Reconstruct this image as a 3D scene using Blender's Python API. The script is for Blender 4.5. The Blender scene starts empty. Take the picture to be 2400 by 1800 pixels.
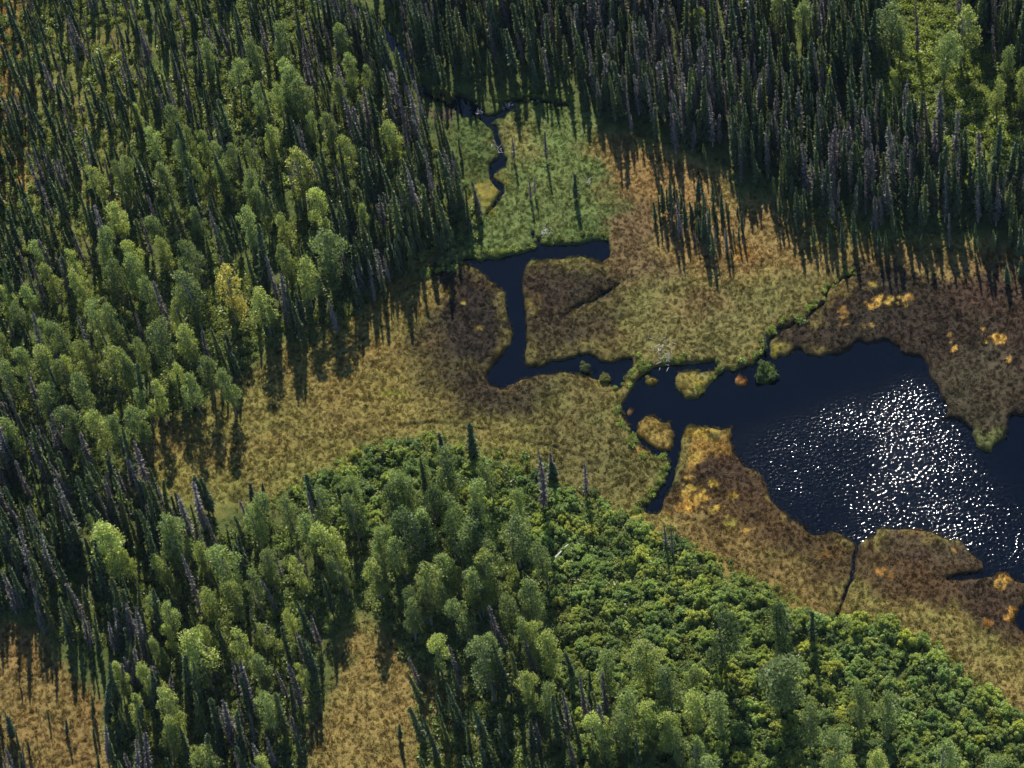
import bpy, math, random
import numpy as np
from mathutils import Matrix, Vector, Euler

R = math.radians
sc = bpy.context.scene
C = sc.collection

# ------------------------------------------------------------------ camera
W0, H0 = 2400.0, 1800.0
DEP, ROLL, FPX, DIST = R(55), math.atan2(750, 4100), 5953.0, 270.0
fwd = Vector((0, math.cos(DEP), -math.sin(DEP)))
U = Vector((0, math.sin(DEP), math.cos(DEP)))
X = Vector((1, 0, 0))
rgt = math.cos(ROLL) * X - math.sin(ROLL) * U
up = math.cos(ROLL) * U + math.sin(ROLL) * X
cam_loc = -fwd * DIST
cd = bpy.data.cameras.new('camera')
cam = bpy.data.objects.new('camera', cd)
C.objects.link(cam)
m = Matrix((rgt, up, -fwd)).transposed().to_4x4()
m.translation = cam_loc
cam.matrix_world = m
cd.sensor_width = 36.0
cd.lens = 36.0 * FPX / W0
cd.clip_start, cd.clip_end = 1.0, 20000.0
sc.camera = cam

# ------------------------------------------------------------------ world, sun, exposure
SUN_EL, SUN_AZ = R(43.5), R(4.5)
world = bpy.data.worlds.new('World')
sc.world = world
world.use_nodes = True
wn = world.node_tree
wn.nodes.clear()
sky = wn.nodes.new('ShaderNodeTexSky')
sky.sky_type = 'NISHITA'
sky.sun_disc = False
sky.sun_elevation, sky.sun_rotation = SUN_EL, SUN_AZ
sky.air_density, sky.dust_density, sky.ozone_density = 1.0, 0.0, 3.0
bg = wn.nodes.new('ShaderNodeBackground')
bg.inputs['Strength'].default_value = 0.11
wo = wn.nodes.new('ShaderNodeOutputWorld')
wn.links.new(sky.outputs[0], bg.inputs[0])
wn.links.new(bg.outputs[0], wo.inputs[0])
sl = bpy.data.lights.new('sun', 'SUN')
sl.energy, sl.angle, sl.color = 5.0, R(0.5), (1.0, 0.94, 0.84)
sun = bpy.data.objects.new('sun', sl)
C.objects.link(sun)
sd = Vector((math.sin(SUN_AZ) * math.cos(SUN_EL), math.cos(SUN_AZ) * math.cos(SUN_EL), math.sin(SUN_EL)))
sun.rotation_euler = sd.to_track_quat('Z', 'Y').to_euler()
sun.location = sd * 300
sc.view_settings.view_transform = 'Standard'
sc.view_settings.look = 'None'
sc.view_settings.exposure = 0.66
sc.view_settings.gamma = 1.0
sc.cycles.max_bounces = 6
sc.cycles.diffuse_bounces = 3
sc.cycles.glossy_bounces = 2
sc.cycles.transmission_bounces = 4
sc.cycles.use_denoising = True
sc.cycles.denoiser = 'OPENIMAGEDENOISE'
sc.cycles.denoising_input_passes = 'RGB_ALBEDO_NORMAL'
sc.cycles.denoising_prefilter = 'ACCURATE'
sc.cycles.caustics_reflective = False
sc.cycles.caustics_refractive = False
sc.cycles.use_adaptive_sampling = True
sc.cycles.adaptive_threshold = 0.02

# ------------------------------------------------------------------ projection helpers (the photo's pixels, 2400 x 1800)
Fv, Rv, Uv, Cv = (np.array(v) for v in (fwd, rgt, up, cam_loc))
def at(px, py, z=0.0):
    """the world point at height z seen at photo pixel px, py"""
    px = np.asarray(px, float); py = np.asarray(py, float)
    d = Fv + ((px - W0 / 2) / FPX)[..., None] * Rv - ((py - H0 / 2) / FPX)[..., None] * Uv
    t = (z - Cv[2]) / d[..., 2]
    return Cv + t[..., None] * d
def pix(p):
    q = np.asarray(p, float) - Cv
    w = q @ Fv
    return W0 / 2 + FPX * (q @ Rv) / w, H0 / 2 - FPX * (q @ Uv) / w
def ppm(p):
    return FPX / ((np.asarray(p, float) - Cv) @ Fv)

# ------------------------------------------------------------------ noise and masks
def _hash(ix, iy, seed):
    h = (ix.astype(np.int64) * 374761393 + iy.astype(np.int64) * 668265263 + seed * 1442695041) & 0x7fffffff
    h = ((h ^ (h >> 13)) * 1274126177) & 0x7fffffff
    h = h ^ (h >> 16)
    return (h & 0xffff) / 65535.0
def vnoise(x, y, seed=0):
    ix = np.floor(x); iy = np.floor(y)
    fx = x - ix; fy = y - iy
    fx = fx * fx * (3 - 2 * fx); fy = fy * fy * (3 - 2 * fy)
    a = _hash(ix, iy, seed); b = _hash(ix + 1, iy, seed)
    c = _hash(ix, iy + 1, seed); d = _hash(ix + 1, iy + 1, seed)
    return (a + (b - a) * fx) * (1 - fy) + (c + (d - c) * fx) * fy
def fbm(x, y, seed=0, oct=4):
    s = 0; a = .5; n = 0
    for k in range(oct):
        s = s + a * vnoise(x * 2 ** k + 17.3 * k, y * 2 ** k - 9.1 * k, seed + k); n += a; a *= .5
    return s / n
def inpoly(px, py, poly):
    P = np.asarray(poly, float)
    out = np.zeros(px.shape, bool)
    x0, y0 = P.min(0); x1, y1 = P.max(0)
    sel = (px >= x0) & (px <= x1) & (py >= y0) & (py <= y1)
    xs, ys = px[sel], py[sel]
    r = np.zeros(xs.shape, bool)
    j = len(P) - 1
    for i in range(len(P)):
        xi, yi = P[i]; xj, yj = P[j]
        if yi != yj:
            r ^= ((yi > ys) != (yj > ys)) & (xs < (xj - xi) * (ys - yi) / (yj - yi) + xi)
        j = i
    out[sel] = r
    return out
def linedist(px, py, pts):
    P = np.asarray(pts, float)
    best = np.full(px.shape, 1e9)
    for a, b in zip(P[:-1], P[1:]):
        d = b - a
        t = np.clip(((px - a[0]) * d[0] + (py - a[1]) * d[1]) / (d @ d), 0, 1)
        best = np.minimum(best, np.hypot(px - a[0] - t * d[0], py - a[1] - t * d[1]))
    return best
def boxblur(a, n):
    if n < 1: return a
    for ax in (0, 1):
        p = [(0, 0), (0, 0)]; p[ax] = (n + 1, n)
        c = np.cumsum(np.pad(a, p, mode='edge'), axis=ax)
        k = 2 * n + 1
        a = (np.take(c, range(k, c.shape[ax]), axis=ax) - np.take(c, range(0, c.shape[ax] - k), axis=ax)) / k
    return a
class Raster:
    def __init__(s, x0, y0, x1, y1, step):
        s.x0, s.y0, s.st = x0, y0, step
        s.X, s.Y = np.meshgrid(np.arange(x0, x1, step, dtype=float), np.arange(y0, y1, step, dtype=float))
    def poly(s, p, feather=0):
        a = inpoly(s.X, s.Y, p).astype(float)
        n = int(round(feather / s.st / 2))
        return boxblur(boxblur(a, n), n) if n else a
    def sample(s, a, px, py):
        u = np.clip((px - s.x0) / s.st, 0, a.shape[1] - 1.001); v = np.clip((py - s.y0) / s.st, 0, a.shape[0] - 1.001)
        i = u.astype(int); j = v.astype(int); fu = u - i; fv = v - j
        if a.ndim == 3: fu = fu[..., None]; fv = fv[..., None]
        return (a[j, i] * (1 - fu) + a[j, i + 1] * fu) * (1 - fv) + (a[j + 1, i] * (1 - fu) + a[j + 1, i + 1] * fu) * fv
def Z(ox, oy, pts):       # points read from an enlarged quarter of the photo
    return [(ox + x / 2.765, oy + y / 2.765) for x, y in pts]

# ------------------------------------------------------------------ outlines of water
WATER = [
 # T-shaped channel
 [(1031,628),(1089,608),(1115,609),(1154,607),(1190,600),(1227,593),(1270,570),(1306,575),(1343,575),(1371,568),(1426,560),(1424,600),(1405,612),(1385,604),(1364,600),(1330,604),(1300,603),(1270,607),(1245,609),(1227,629),(1220,654),(1223,694),(1230,737),(1236,770),(1232,806),(1227,835),(1230,862),(1263,859),(1306,846),(1342,837),(1382,830),(1400,842),(1429,850),(1465,839),(1482,840),(1478,860),(1464,886),(1452,911),(1436,904),(1408,889),(1386,882),(1357,875),(1321,869),(1281,878),(1245,878),(1216,893),(1194,898),(1180,911),(1165,904),(1144,893),(1140,875),(1158,853),(1176,828),(1198,810),(1203,795),(1201,755),(1191,745),(1189,719),(1185,683),(1165,669),(1147,654),(1125,629),(1111,622),(1080,614)],
 # lake
 [(1607,938),(1600,925),(1585,905),(1578,885),(1590,872),(1607,869),(1636,868),(1672,868),(1683,857),(1676,847),(1636,853),(1600,852),(1570,855),(1538,859),(1509,875),(1484,904),(1462,936),(1456,954),(1465,983),(1484,1019),(1498,1041),(1527,1059),(1563,1067),(1570,1077),(1565,1106),(1552,1142),(1527,1175),(1502,1194),(1520,1202),(1545,1200),(1567,1150),(1581,1106),(1588,1070),(1594,1030),(1600,1005),(1614,996),(1647,996),(1672,1001),(1690,1005),(1712,998),(1716,1034),(1727,1063),(1745,1092),(1781,1106),(1799,1132),(1803,1160),(1831,1193),(1853,1211),(1889,1233),(1907,1251),(1933,1251),(1947,1243),(1976,1247),(1987,1261),(2003,1269),(2009,1283),(2019,1269),(2048,1254),(2052,1233),(2088,1238),(2124,1233),(2171,1240),(2211,1258),(2255,1267),(2273,1287),(2302,1312),(2305,1334),(2287,1345),(2250,1350),(2215,1355),(2250,1360),(2300,1352),(2334,1345),(2360,1337),(2370,1355),(2396,1359),(2440,1375),(2600,1420),(2800,1300),(2800,960),(2560,950),(2400,972),(2367,972),(2363,998),(2352,1027),(2331,1045),(2331,1067),(2316,1059),(2287,1056),(2284,1034),(2280,1005),(2262,991),(2237,980),(2204,983),(2222,962),(2211,936),(2200,915),(2179,886),(2168,853),(2157,831),(2117,828),(2095,806),(2074,797),(2052,803),(2030,803),(2016,797),(1991,813),(1962,831),(1936,831),(1915,839),(1882,831),(1875,819),(1857,824),(1839,835),(1821,833),(1806,822),(1799,803),(1818,785),(1831,770),(1817,772),(1797,800),(1792,825),(1781,839),(1766,853),(1723,868),(1694,871),(1672,889),(1654,911),(1636,929)],
 # pond at the right edge
 [(2440,1385),(2396,1400),(2400,1420),(2383,1440),(2380,1462),(2400,1478),(2480,1500),(2600,1440)],
 # upper pools and creek
 Z(800,0,[(655,640),(700,605),(780,625),(850,655),(885,700),(905,722),(940,757),(990,740),(1060,715),(1062,655),(1105,665),(1108,715),(1060,735),(1000,770),(965,795),(1003,830),(1022,890),(1035,940),(1052,1000),(1072,1030),(1062,1085),(1020,1100),(990,1110),(984,1140),(1015,1178),(1053,1200),(1048,1250),(1022,1290),(1010,1285),(1030,1240),(1018,1205),(962,1155),(966,1080),(985,1050),(1030,1015),(1018,970),(1003,900),(985,845),(940,800),(878,752),(860,738),(790,742),(740,702),(690,672)]),
 # shaded creek at the top
 [(640,-90),(740,-16),(800,10),(850,22),(898,58),(932,104),(958,154),(985,195),(1012,224),(1040,228),(1044,236),(1022,236),(996,222),(970,196),(944,160),(918,112),(885,72),(845,46),(800,36),(740,10),(620,-60)],
]
DITCH = [
 ([(2009,1280),(2002,1330),(1990,1366),(1980,1402),(1967,1430),(1958,1455)], 1.3),
 ([(1831,772),(1889,745),(1925,712),(1944,676),(1976,654),(2008,636)], 1.3),
 ([(1022+19,232),(1170,240)], 0.1),
 ([(1193,238),(1215,233),(1250,233),(1280,240),(1330,243)], 2.4),
 ([(1170,466),(1150,490),(1140,505)], 1.8),
 ([(1245,545),(1262,572)], 2.2),
 ([(1314,741),(1350,721),(1400,700),(1450,668)], 1.3),
]
TRAILS = [
 ([(930,1000),(1010,990),(1060,994),(1096,999),(1160,1015),(1234,1037),(1306,1052),(1370,1075),(1400,1100)], 3.0),
 ([(1600,632),(1700,628),(1800,624)], 2.0),
 ([(1550,690),(1640,655),(1700,645)], 2.0),
 ([(1695,1290),(1760,1330),(1850,1375)], 2.2),
 ([(2000,1430),(2090,1440),(2200,1500)], 2.0),
 ([(1300,738),(1450,668),(1500,640)], 2.0),
 ([(1958,1455),(1945,1480)], 3.0),
]
ISLETS = [   # px, py, rx, ry, colour
 ([(1491,1010),(1498,988),(1513,973),(1535,972),(1550,984),(1575,985),(1580,1010),(1576,1040),(1575,1062),(1555,1057),(1525,1043),(1502,1032)], (140,108,45)),
 (Z(800,600,[(1960,810),(1975,780),(2010,768),(2040,785),(2045,815),(2010,840),(1975,835)]), (150,125,45)),
 (Z(1600,600,[(330,805),(345,780),(370,770),(400,780),(410,805),(395,832),(365,842),(340,828)]), (170,115,50)),
 (Z(800,600,[(1842,1010),(1850,985),(1875,982),(1892,1000),(1885,1030),(1860,1035)]), (125,90,50)),
 (Z(800,600,[(1540,730),(1560,700),(1590,700),(1620,740),(1640,755),(1620,770),(1580,755),(1550,750)]), (95,95,45)),
 (Z(800,600,[(1665,800),(1680,765),(1720,760),(1750,780),(1745,815),(1710,830),(1680,825)]), (125,110,45)),
 (Z(1600,600,[(555,640),(560,600),(600,590),(630,610),(610,660),(580,670)]), (135,120,40)),
 (Z(1600,600,[(470,810),(480,720),(500,680),(540,680),(600,710),(615,760),(590,800),(550,825)]), (90,110,45)),
]
def srgb(c):
    c = np.asarray(c, float) / 255.0
    return np.where(c <= .04045, c / 12.92, ((c + .055) / 1.055) ** 2.4)

# ground cover, back to front: outline, colour, feather (px), strength
FEN = [(1130,600),(1230,585),(1420,560),(1440,500),(1400,440),(1390,330),(1440,320),(1560,370),(1700,420),(1860,500),(2100,570),(2500,590),(2700,700),(2700,1900),(2500,1750),(2330,1640),(2200,1540),(2060,1460),(1900,1460),(1750,1350),(1600,1280),(1450,1190),(1300,1150),(1150,1080),(1000,1030),(860,1050),(760,1120),(640,1180),(500,1180),(380,1150),(300,1120),(300,1010),(450,960),(540,900),(640,830),(760,760),(900,660),(1010,620)]
PAINT = [
 (FEN, (130,112,54), 40, 1),
 ([(-200,1440),(60,1480),(160,1560),(240,1650),(260,1900),(-300,1900)], (138,108,58), 30, 1),
 ([(790,1560),(840,1460),(930,1480),(980,1560),(1090,1660),(1120,1900),(690,1900),(720,1720)], (142,116,60), 50, 1),
 ([(-200,-200),(50,-200),(70,200),(40,500),(-200,600)], (160,120,58), 60, .9),
 ([(20,230),(60,250),(90,420),(40,460)], (165,112,52), 30, .9),
 ([(60,60),(330,60),(330,500),(60,620)], (126,116,50), 90, .7),
 ([(120,280),(180,280),(180,370),(130,370)], (150,124,50), 40, .9),
 # green sedge flat
 (Z(800,0,[(1000,780),(1110,700),(1200,660),(1400,690),(1560,720),(1640,800),(1680,950),(1700,1080),(1780,1150),(1800,1250),(1850,1350),(1780,1450),(1740,1560),(1580,1600),(1400,1610),(1290,1600),(1180,1650),(1000,1690),(800,1700),(640,1700),(600,1560),(900,1400),(1020,1280),(1060,1200),(1000,1130),(1070,1040),(1020,880)]), (100,110,56), 14, 1),
 (Z(800,0,[(1030,800),(1160,740),(1330,800),(1330,1000),(1200,1060),(1120,1000),(1060,900)]), (128,116,62), 40, .8),
 (Z(800,0,[(780,740),(870,760),(990,860),(1030,1000),(960,1060),(960,1150),(860,1150),(760,1000),(740,850)]), (86,104,52), 20, .9),
 (Z(800,0,[(560,700),(640,690),(740,700),(780,760),(760,830),(640,830),(570,760)]), (92,76,62), 14, .95),
 (Z(800,0,[(920,1300),(960,1190),(1010,1200),(1030,1260),(960,1400),(930,1400)]), (150,132,40), 16, .9),
 (Z(800,0,[(1380,1440),(1480,1330),(1700,1350),(1740,1450),(1600,1560),(1420,1540)]), (96,116,60), 50, .7),
 # brown moss around the channel
 (Z(800,600,[(640,50),(800,30),(880,80),(1000,190),(1060,260),(1075,400),(1110,450),(1110,560),(1040,630),(950,720),(800,720),(650,640),(600,450),(620,250)]), (48,38,38), 26, .97),
 (Z(800,600,[(1180,30),(1560,10),(1900,80),(1860,200),(1500,330),(1420,440),(1220,560),(1190,400),(1160,200)]), (60,47,42), 26, .95),
 (Z(800,600,[(1190,500),(1500,330),(1800,230),(1850,640),(1610,630),(1200,720)]), (66,54,43), 40, .88),
 (Z(800,600,[(420,380),(640,380),(800,700),(960,830),(1000,1000),(760,1000),(500,760),(420,560)]), (58,47,40), 60, .88),
 (Z(800,600,[(700,900),(900,740),(1050,850),(1300,780),(1400,900),(1200,1100),(1000,1050),(800,960)]), (56,44,41), 50, .9),
 (Z(800,600,[(1250,800),(1500,760),(1760,860),(1700,900),(1500,880),(1280,900)]), (84,68,50), 50, .85),
 (Z(800,600,[(1300,950),(1750,900),(1800,1000),(1900,1250),(2100,1330),(2060,1500),(1850,1600),(1400,1500),(1250,1200)]), (100,92,50), 60, .8),
 (Z(800,600,[(100,850),(400,830),(450,950),(100,1000)]), (140,124,50), 60, .7),
 # lower edge of the long meadow, greener
 ([(300,1090),(560,1120),(860,1040),(1060,1010),(1300,1100),(1250,1150),(1000,1060),(700,1160),(380,1180)], (128,124,52), 60, .7),
 # orange brown upper right
 ([(1380,300),(1500,350),(1700,420),(1860,520),(1880,620),(1700,640),(1560,620),(1520,480),(1440,440)], (146,114,66), 40, .9),
 ([(1430,480),(1520,470),(1540,560),(1600,640),(1500,680),(1430,600)], (116,90,64), 26, .9),
 ([(1480,640),(1600,660),(1760,650),(1960,620),(1940,680),(1830,765),(1790,825),(1690,860),(1540,850),(1480,820),(1460,740)], (118,108,60), 40, .9),
 ([(1600,680),(1700,670),(1730,720),(1650,760),(1580,740)], (132,102,66), 50, .7),
 ([(1880,590),(2400,590),(2500,700),(2300,650),(2030,630),(1900,650)], (146,112,68), 36, .8),
 # dark brown floating mat round the lake
 ([(1832,772),(1890,745),(1940,690),(1990,650),(2050,632),(2200,640),(2350,660),(2500,700),(2600,1000),(2300,1080),(2200,990),(2150,840),(1840,850)], (58,46,41), 26, .97),
 ([(1990,640),(2120,640),(2140,690),(2030,700)], (52,42,40), 26, .9),
 ([(2000,720),(2200,730),(2220,800),(2050,770)], (56,46,40), 40, .8),
 ([(2170,830),(2280,800),(2380,830),(2420,920),(2350,980),(2250,990),(2210,930)], (78,64,50), 40, .8),
 ([(2280,1000),(2360,980),(2350,1060),(2290,1070)], (104,104,56), 16, .9),
 ([(2200,640),(2500,640),(2500,780),(2280,760)], (80,58,48), 60, .8),
 ([(2230,810),(2330,790),(2370,860),(2280,880)], (84,74,62), 40, .6),
 # peninsula and the south shore
 ([(1600,1000),(1715,1000),(1730,1060),(1800,1120),(1840,1200),(2000,1270),(2300,1300),(2330,1350),(2420,1360),(2450,1560),(2240,1430),(2040,1380),(1880,1340),(1700,1260),(1600,1230),(1530,1215),(1570,1140),(1596,1060)], (86,62,40), 18, .95),
 ([(1596,1010),(1712,1000),(1716,1040),(1640,1060),(1620,1100),(1590,1100)], (160,116,40), 10, .9),
 ([(1640,1060),(1720,1050),(1780,1110),(1790,1180),(1700,1180),(1640,1120)], (78,54,42), 30, .9),
 ([(1530,1215),(1620,1200),(1800,1290),(2000,1400),(1960,1460),(1820,1400),(1650,1300),(1500,1240)], (128,102,54), 40, .85),
 ([(2060,1240),(2250,1260),(2310,1340),(2200,1330),(2080,1290)], (78,62,52), 24, .8),
 ([(2200,1350),(2400,1360),(2420,1460),(2280,1480)], (66,50,42), 30, .8),
 ([(2050,1440),(2200,1460),(2450,1640),(2500,1740),(2250,1580),(2080,1490)], (140,118,62), 40, .8),
 ([(1480,1190),(1620,1270),(1850,1400),(1920,1440),(1900,1460),(1760,1370),(1590,1290),(1440,1200)], (150,130,56), 24, .7),
]
BLOBS = [  # orange and yellow moss hummocks: px, py, rx, ry, colour
 (2050,712,20,13,(205,140,58)),(2085,705,26,14,(215,160,80)),(2115,708,22,12,(205,150,80)),(2130,700,12,8,(190,130,70)),
 (2046,668,9,7,(170,130,70)),(1975,745,14,26,(150,100,56)),(2036,764,14,6,(160,118,66)),
 (2305,780,9,8,(210,150,80)),(2330,790,15,8,(215,155,80)),(2342,800,14,10,(215,155,80)),(2310,803,7,5,(190,140,60)),
 (2225,788,5,4,(190,140,80)),(2236,820,9,8,(210,150,80)),(2232,805,5,4,(180,130,70)),(2365,845,8,6,(200,140,80)),
 (1560,1010,30,22,(165,118,40)),(1545,1000,22,16,(185,130,48)),
 (1640,1020,40,14,(170,125,42)),(1628,1070,14,26,(195,145,70)),(1614,1120,12,12,(190,130,62)),(1672,1136,12,10,(190,140,60)),
 (1625,1165,34,22,(200,142,62)),(1620,1150,20,14,(205,150,72)),(1612,1190,30,14,(205,140,55)),(1680,1195,18,12,(185,140,50)),(1720,1165,12,14,(150,110,45)),
 (1565,1206,10,6,(200,135,60)),(2355,1355,26,16,(215,155,60)),(2342,1375,14,12,(200,140,55)),(2362,1438,20,15,(195,130,55)),(2312,1462,13,9,(175,110,52)),
 (2070,1342,22,9,(170,105,50)),(2085,1352,10,8,(160,100,50)),(1940,1300,26,20,(125,80,52)),(2164,1247,16,10,(150,100,50)),(2240,1290,12,8,(150,100,55)),
 (1088,713,10,6,(160,125,55)),(1122,768,14,8,(125,95,58)),(1620,900,34,20,(150,115,55)),(1640,905,18,12,(170,135,50)),(1740,600,30,20,(165,115,62)),
 (925,925,26,14,(146,134,46)),(1710,1228,18,14,(150,128,58)),(1750,1250,10,10,(165,120,60)),
 (1490,1205,26,10,(160,150,50)),(1565,1120,20,30,(120,120,56)),
]
SHORE = [   # bright low bushes along banks: path, half width px
 ([(1690,862),(1676,885),(1650,912),(1615,935)], 9),
 ([(1600,848),(1560,852),(1530,862),(1500,880),(1475,908),(1452,945),(1452,985),(1472,1025),(1492,1050),(1525,1070),(1560,1078),(1560,1105),(1545,1140),(1520,1170),(1492,1196)], 11),
 ([(1480,842),(1500,860),(1470,900),(1446,925)], 14),
 ([(1560,846),(1640,846),(1690,858),(1740,858),(1775,838),(1790,815),(1795,790),(1825,764),(1880,738),(1920,706),(1940,672),(1975,648),(2010,630)], 8),
 ([(1000,640),(1050,625),(1110,602),(1170,598),(1230,584),(1270,560),(1310,566),(1345,566),(1420,552)], 10),
 ([(1170,230),(1215,226),(1290,232),(1340,240)], 7),
]

# ------------------------------------------------------------------ rasterised fields
RA = Raster(-900, -900, 3300, 2700, 5)
base = np.zeros(RA.X.shape + (3,)) + srgb((82, 90, 42))
nz = fbm(RA.X / 120, RA.Y / 90, 3)
base = base * (1 - .0) * (0.75 + .5 * nz)[..., None]
for poly, col, fe, st in PAINT:
    a = (RA.poly(poly, fe) * st)[..., None]
    base = base * (1 - a) + srgb(col) * a
RW = Raster(-160, -160, 2640, 1960, 2)
wat = np.zeros(RW.X.shape)
for p in WATER:
    wat = np.maximum(wat, inpoly(RW.X, RW.Y, p).astype(float))
for p, c in ISLETS:
    wat *= 1 - inpoly(RW.X, RW.Y, p)
wat = boxblur(wat, 1)
for line, w in DITCH:
    d = linedist(RW.X, RW.Y, line)
    wat = np.maximum(wat, np.clip((w + 1.5 - d) / 2.0, 0, 1))
trl = np.zeros(RW.X.shape)
for line, w in TRAILS:
    trl = np.maximum(trl, np.clip((w + 1.5 - linedist(RW.X, RW.Y, line)) / 2.5, 0, 1))
wat_soft = boxblur(boxblur(wat, 4), 4)

def is_water(px, py):
    return RW.sample(wat, px, py) > .35

# ------------------------------------------------------------------ materials
def new_mat(name):
    mt = bpy.data.materials.new(name); mt.use_nodes = True
    nt = mt.node_tree; nt.nodes.clear()
    out = nt.nodes.new('ShaderNodeOutputMaterial')
    return mt, nt, out
def N(nt, t, **kw):
    n = nt.nodes.new(t)
    for k, v in kw.items(): setattr(n, k, v)
    return n
def mixc(nt, mode, fac, a, b):
    n = N(nt, 'ShaderNodeMix', data_type='RGBA', blend_type=mode)
    n.clamp_result = False
    for s, v in ((0, fac), (6, a), (7, b)):
        if isinstance(v, bpy.types.NodeSocket): nt.links.new(v, n.inputs[s])
        elif v is not None: n.inputs[s].default_value = v if s == 0 else (*v, 1)
    return n.outputs[2]
def mapr(nt, v, a, b, c, d):
    n = N(nt, 'ShaderNodeMapRange')
    nt.links.new(v, n.inputs[0])
    for i, x in enumerate((a, b, c, d)): n.inputs[i + 1].default_value = x
    return n.outputs[0]

def leaf_mat(name, col, var=.35, trans=.45, tint=True, tcol=None, rough=.7, spec=.15):
    """foliage: diffuse front, light shining through, each leaf and each plant a little different"""
    mt, nt, out = new_mat(name)
    L = nt.links.new
    geo = N(nt, 'ShaderNodeNewGeometry')
    ob = N(nt, 'ShaderNodeObjectInfo')
    v1 = mapr(nt, geo.outputs['Random Per Island'], 0, 1, 1 - var, 1 + var)
    v2 = mapr(nt, ob.outputs['Random'], 0, 1, .82, 1.18)
    mu = N(nt, 'ShaderNodeMath', operation='MULTIPLY'); L(v1, mu.inputs[0]); L(v2, mu.inputs[1])
    if tint:
        at_ = N(nt, 'ShaderNodeAttribute', attribute_type='INSTANCER', attribute_name='tint')
        c = at_.outputs['Color']
    else:
        rg = N(nt, 'ShaderNodeRGB'); rg.outputs[0].default_value = (*col, 1); c = rg.outputs[0]
    vm = N(nt, 'ShaderNodeVectorMath', operation='SCALE')
    L(c, vm.inputs[0]); L(mu.outputs[0], vm.inputs['Scale'])
    p = N(nt, 'ShaderNodeBsdfPrincipled')
    p.inputs['Roughness'].default_value = rough
    p.inputs['Specular IOR Level'].default_value = spec
    L(vm.outputs[0], p.inputs['Base Color'])
    tr = N(nt, 'ShaderNodeBsdfTranslucent')
    t2 = mixc(nt, 'MULTIPLY', 1.0, vm.outputs[0], tcol or (1.5, 1.5, .7))
    L(t2, tr.inputs[0])
    ms = N(nt, 'ShaderNodeMixShader'); ms.inputs[0].default_value = trans
    L(p.outputs[0], ms.inputs[1]); L(tr.outputs[0], ms.inputs[2]); L(ms.outputs[0], out.inputs[0])
    return mt
def bark_mat(name, a, b, sc_=8):
    mt, nt, out = new_mat(name); L = nt.links.new
    tc = N(nt, 'ShaderNodeTexCoord')
    no = N(nt, 'ShaderNodeTexNoise'); no.inputs['Scale'].default_value = sc_; no.inputs['Detail'].default_value = 4
    L(tc.outputs['Object'], no.inputs['Vector'])
    c = mixc(nt, 'MIX', no.outputs[0], a, b)
    p = N(nt, 'ShaderNodeBsdfPrincipled'); p.inputs['Roughness'].default_value = .85
    L(c, p.inputs['Base Color']); L(p.outputs[0], out.inputs[0])
    return mt
M_SPRUCE = leaf_mat('spruce_needles', (0, 0, 0), var=.5, trans=.38, tcol=(1.7, 1.7, .8), spec=.45, rough=.5)
M_DEAD = leaf_mat('dead_twigs', (0, 0, 0), var=.5, trans=.2, tcol=(1.2, 1.15, 1.1), spec=.3, rough=.6)
M_LEAF = leaf_mat('broad_leaves', (0, 0, 0), var=.4, trans=.46, spec=.3, rough=.5)
M_SHRUB = leaf_mat('shrub_leaves', (0, 0, 0), var=.4, trans=.46, spec=.4, rough=.45)
M_GRASS = leaf_mat('grass_blades', (0, 0, 0), var=.18, trans=.5, tcol=(1.1, 1.05, .85), spec=.2)
M_SBARK = bark_mat('spruce_bark', (.07, .055, .045), (.13, .11, .1))
M_GBARK = bark_mat('grey_wood', (.22, .2, .19), (.42, .4, .38))
M_BBARK = bark_mat('birch_bark', (.32, .3, .27), (.12, .1, .09), 5)
M_SNAG = bark_mat('bleached_wood', (.55, .53, .5), (.38, .36, .34))

# ground
def ground_mat():
    mt, nt, out = new_mat('wetland_ground'); L = nt.links.new
    a = N(nt, 'ShaderNodeAttribute', attribute_name='Col')
    tc = N(nt, 'ShaderNodeNewGeometry')
    def noise(s, det=3, stretch=None):
        no = N(nt, 'ShaderNodeTexNoise'); no.inputs['Scale'].default_value = s; no.inputs['Detail'].default_value = det
        v = tc.outputs['Position']
        if stretch:
            mp = N(nt, 'ShaderNodeMapping'); mp.inputs['Scale'].default_value = stretch; L(v, mp.inputs[0]); v = mp.outputs[0]
        L(v, no.inputs['Vector']); return no.outputs[0]
    n1 = mapr(nt, noise(1.1, 5), .3, .7, .84, 1.16)
    n2 = mapr(nt, noise(4.5, 4, (1, 1.6, 1)), .25, .75, .78, 1.22)
    mu = N(nt, 'ShaderNodeMath', operation='MULTIPLY'); L(n1, mu.inputs[0]); L(n2, mu.inputs[1])
    vm = N(nt, 'ShaderNodeVectorMath', operation='SCALE'); L(a.outputs['Color'], vm.inputs[0]); L(mu.outputs[0], vm.inputs['Scale'])
    p = N(nt, 'ShaderNodeBsdfPrincipled'); p.inputs['Roughness'].default_value = .95; p.inputs['Specular IOR Level'].default_value = .1
    L(vm.outputs[0], p.inputs['Base Color'])
    bp = N(nt, 'ShaderNodeBump'); bp.inputs['Strength'].default_value = .8; bp.inputs['Distance'].default_value = .15
    L(noise(7, 5), bp.inputs['Height']); L(bp.outputs[0], p.inputs['Normal'])
    L(p.outputs[0], out.inputs[0]); return mt
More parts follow.
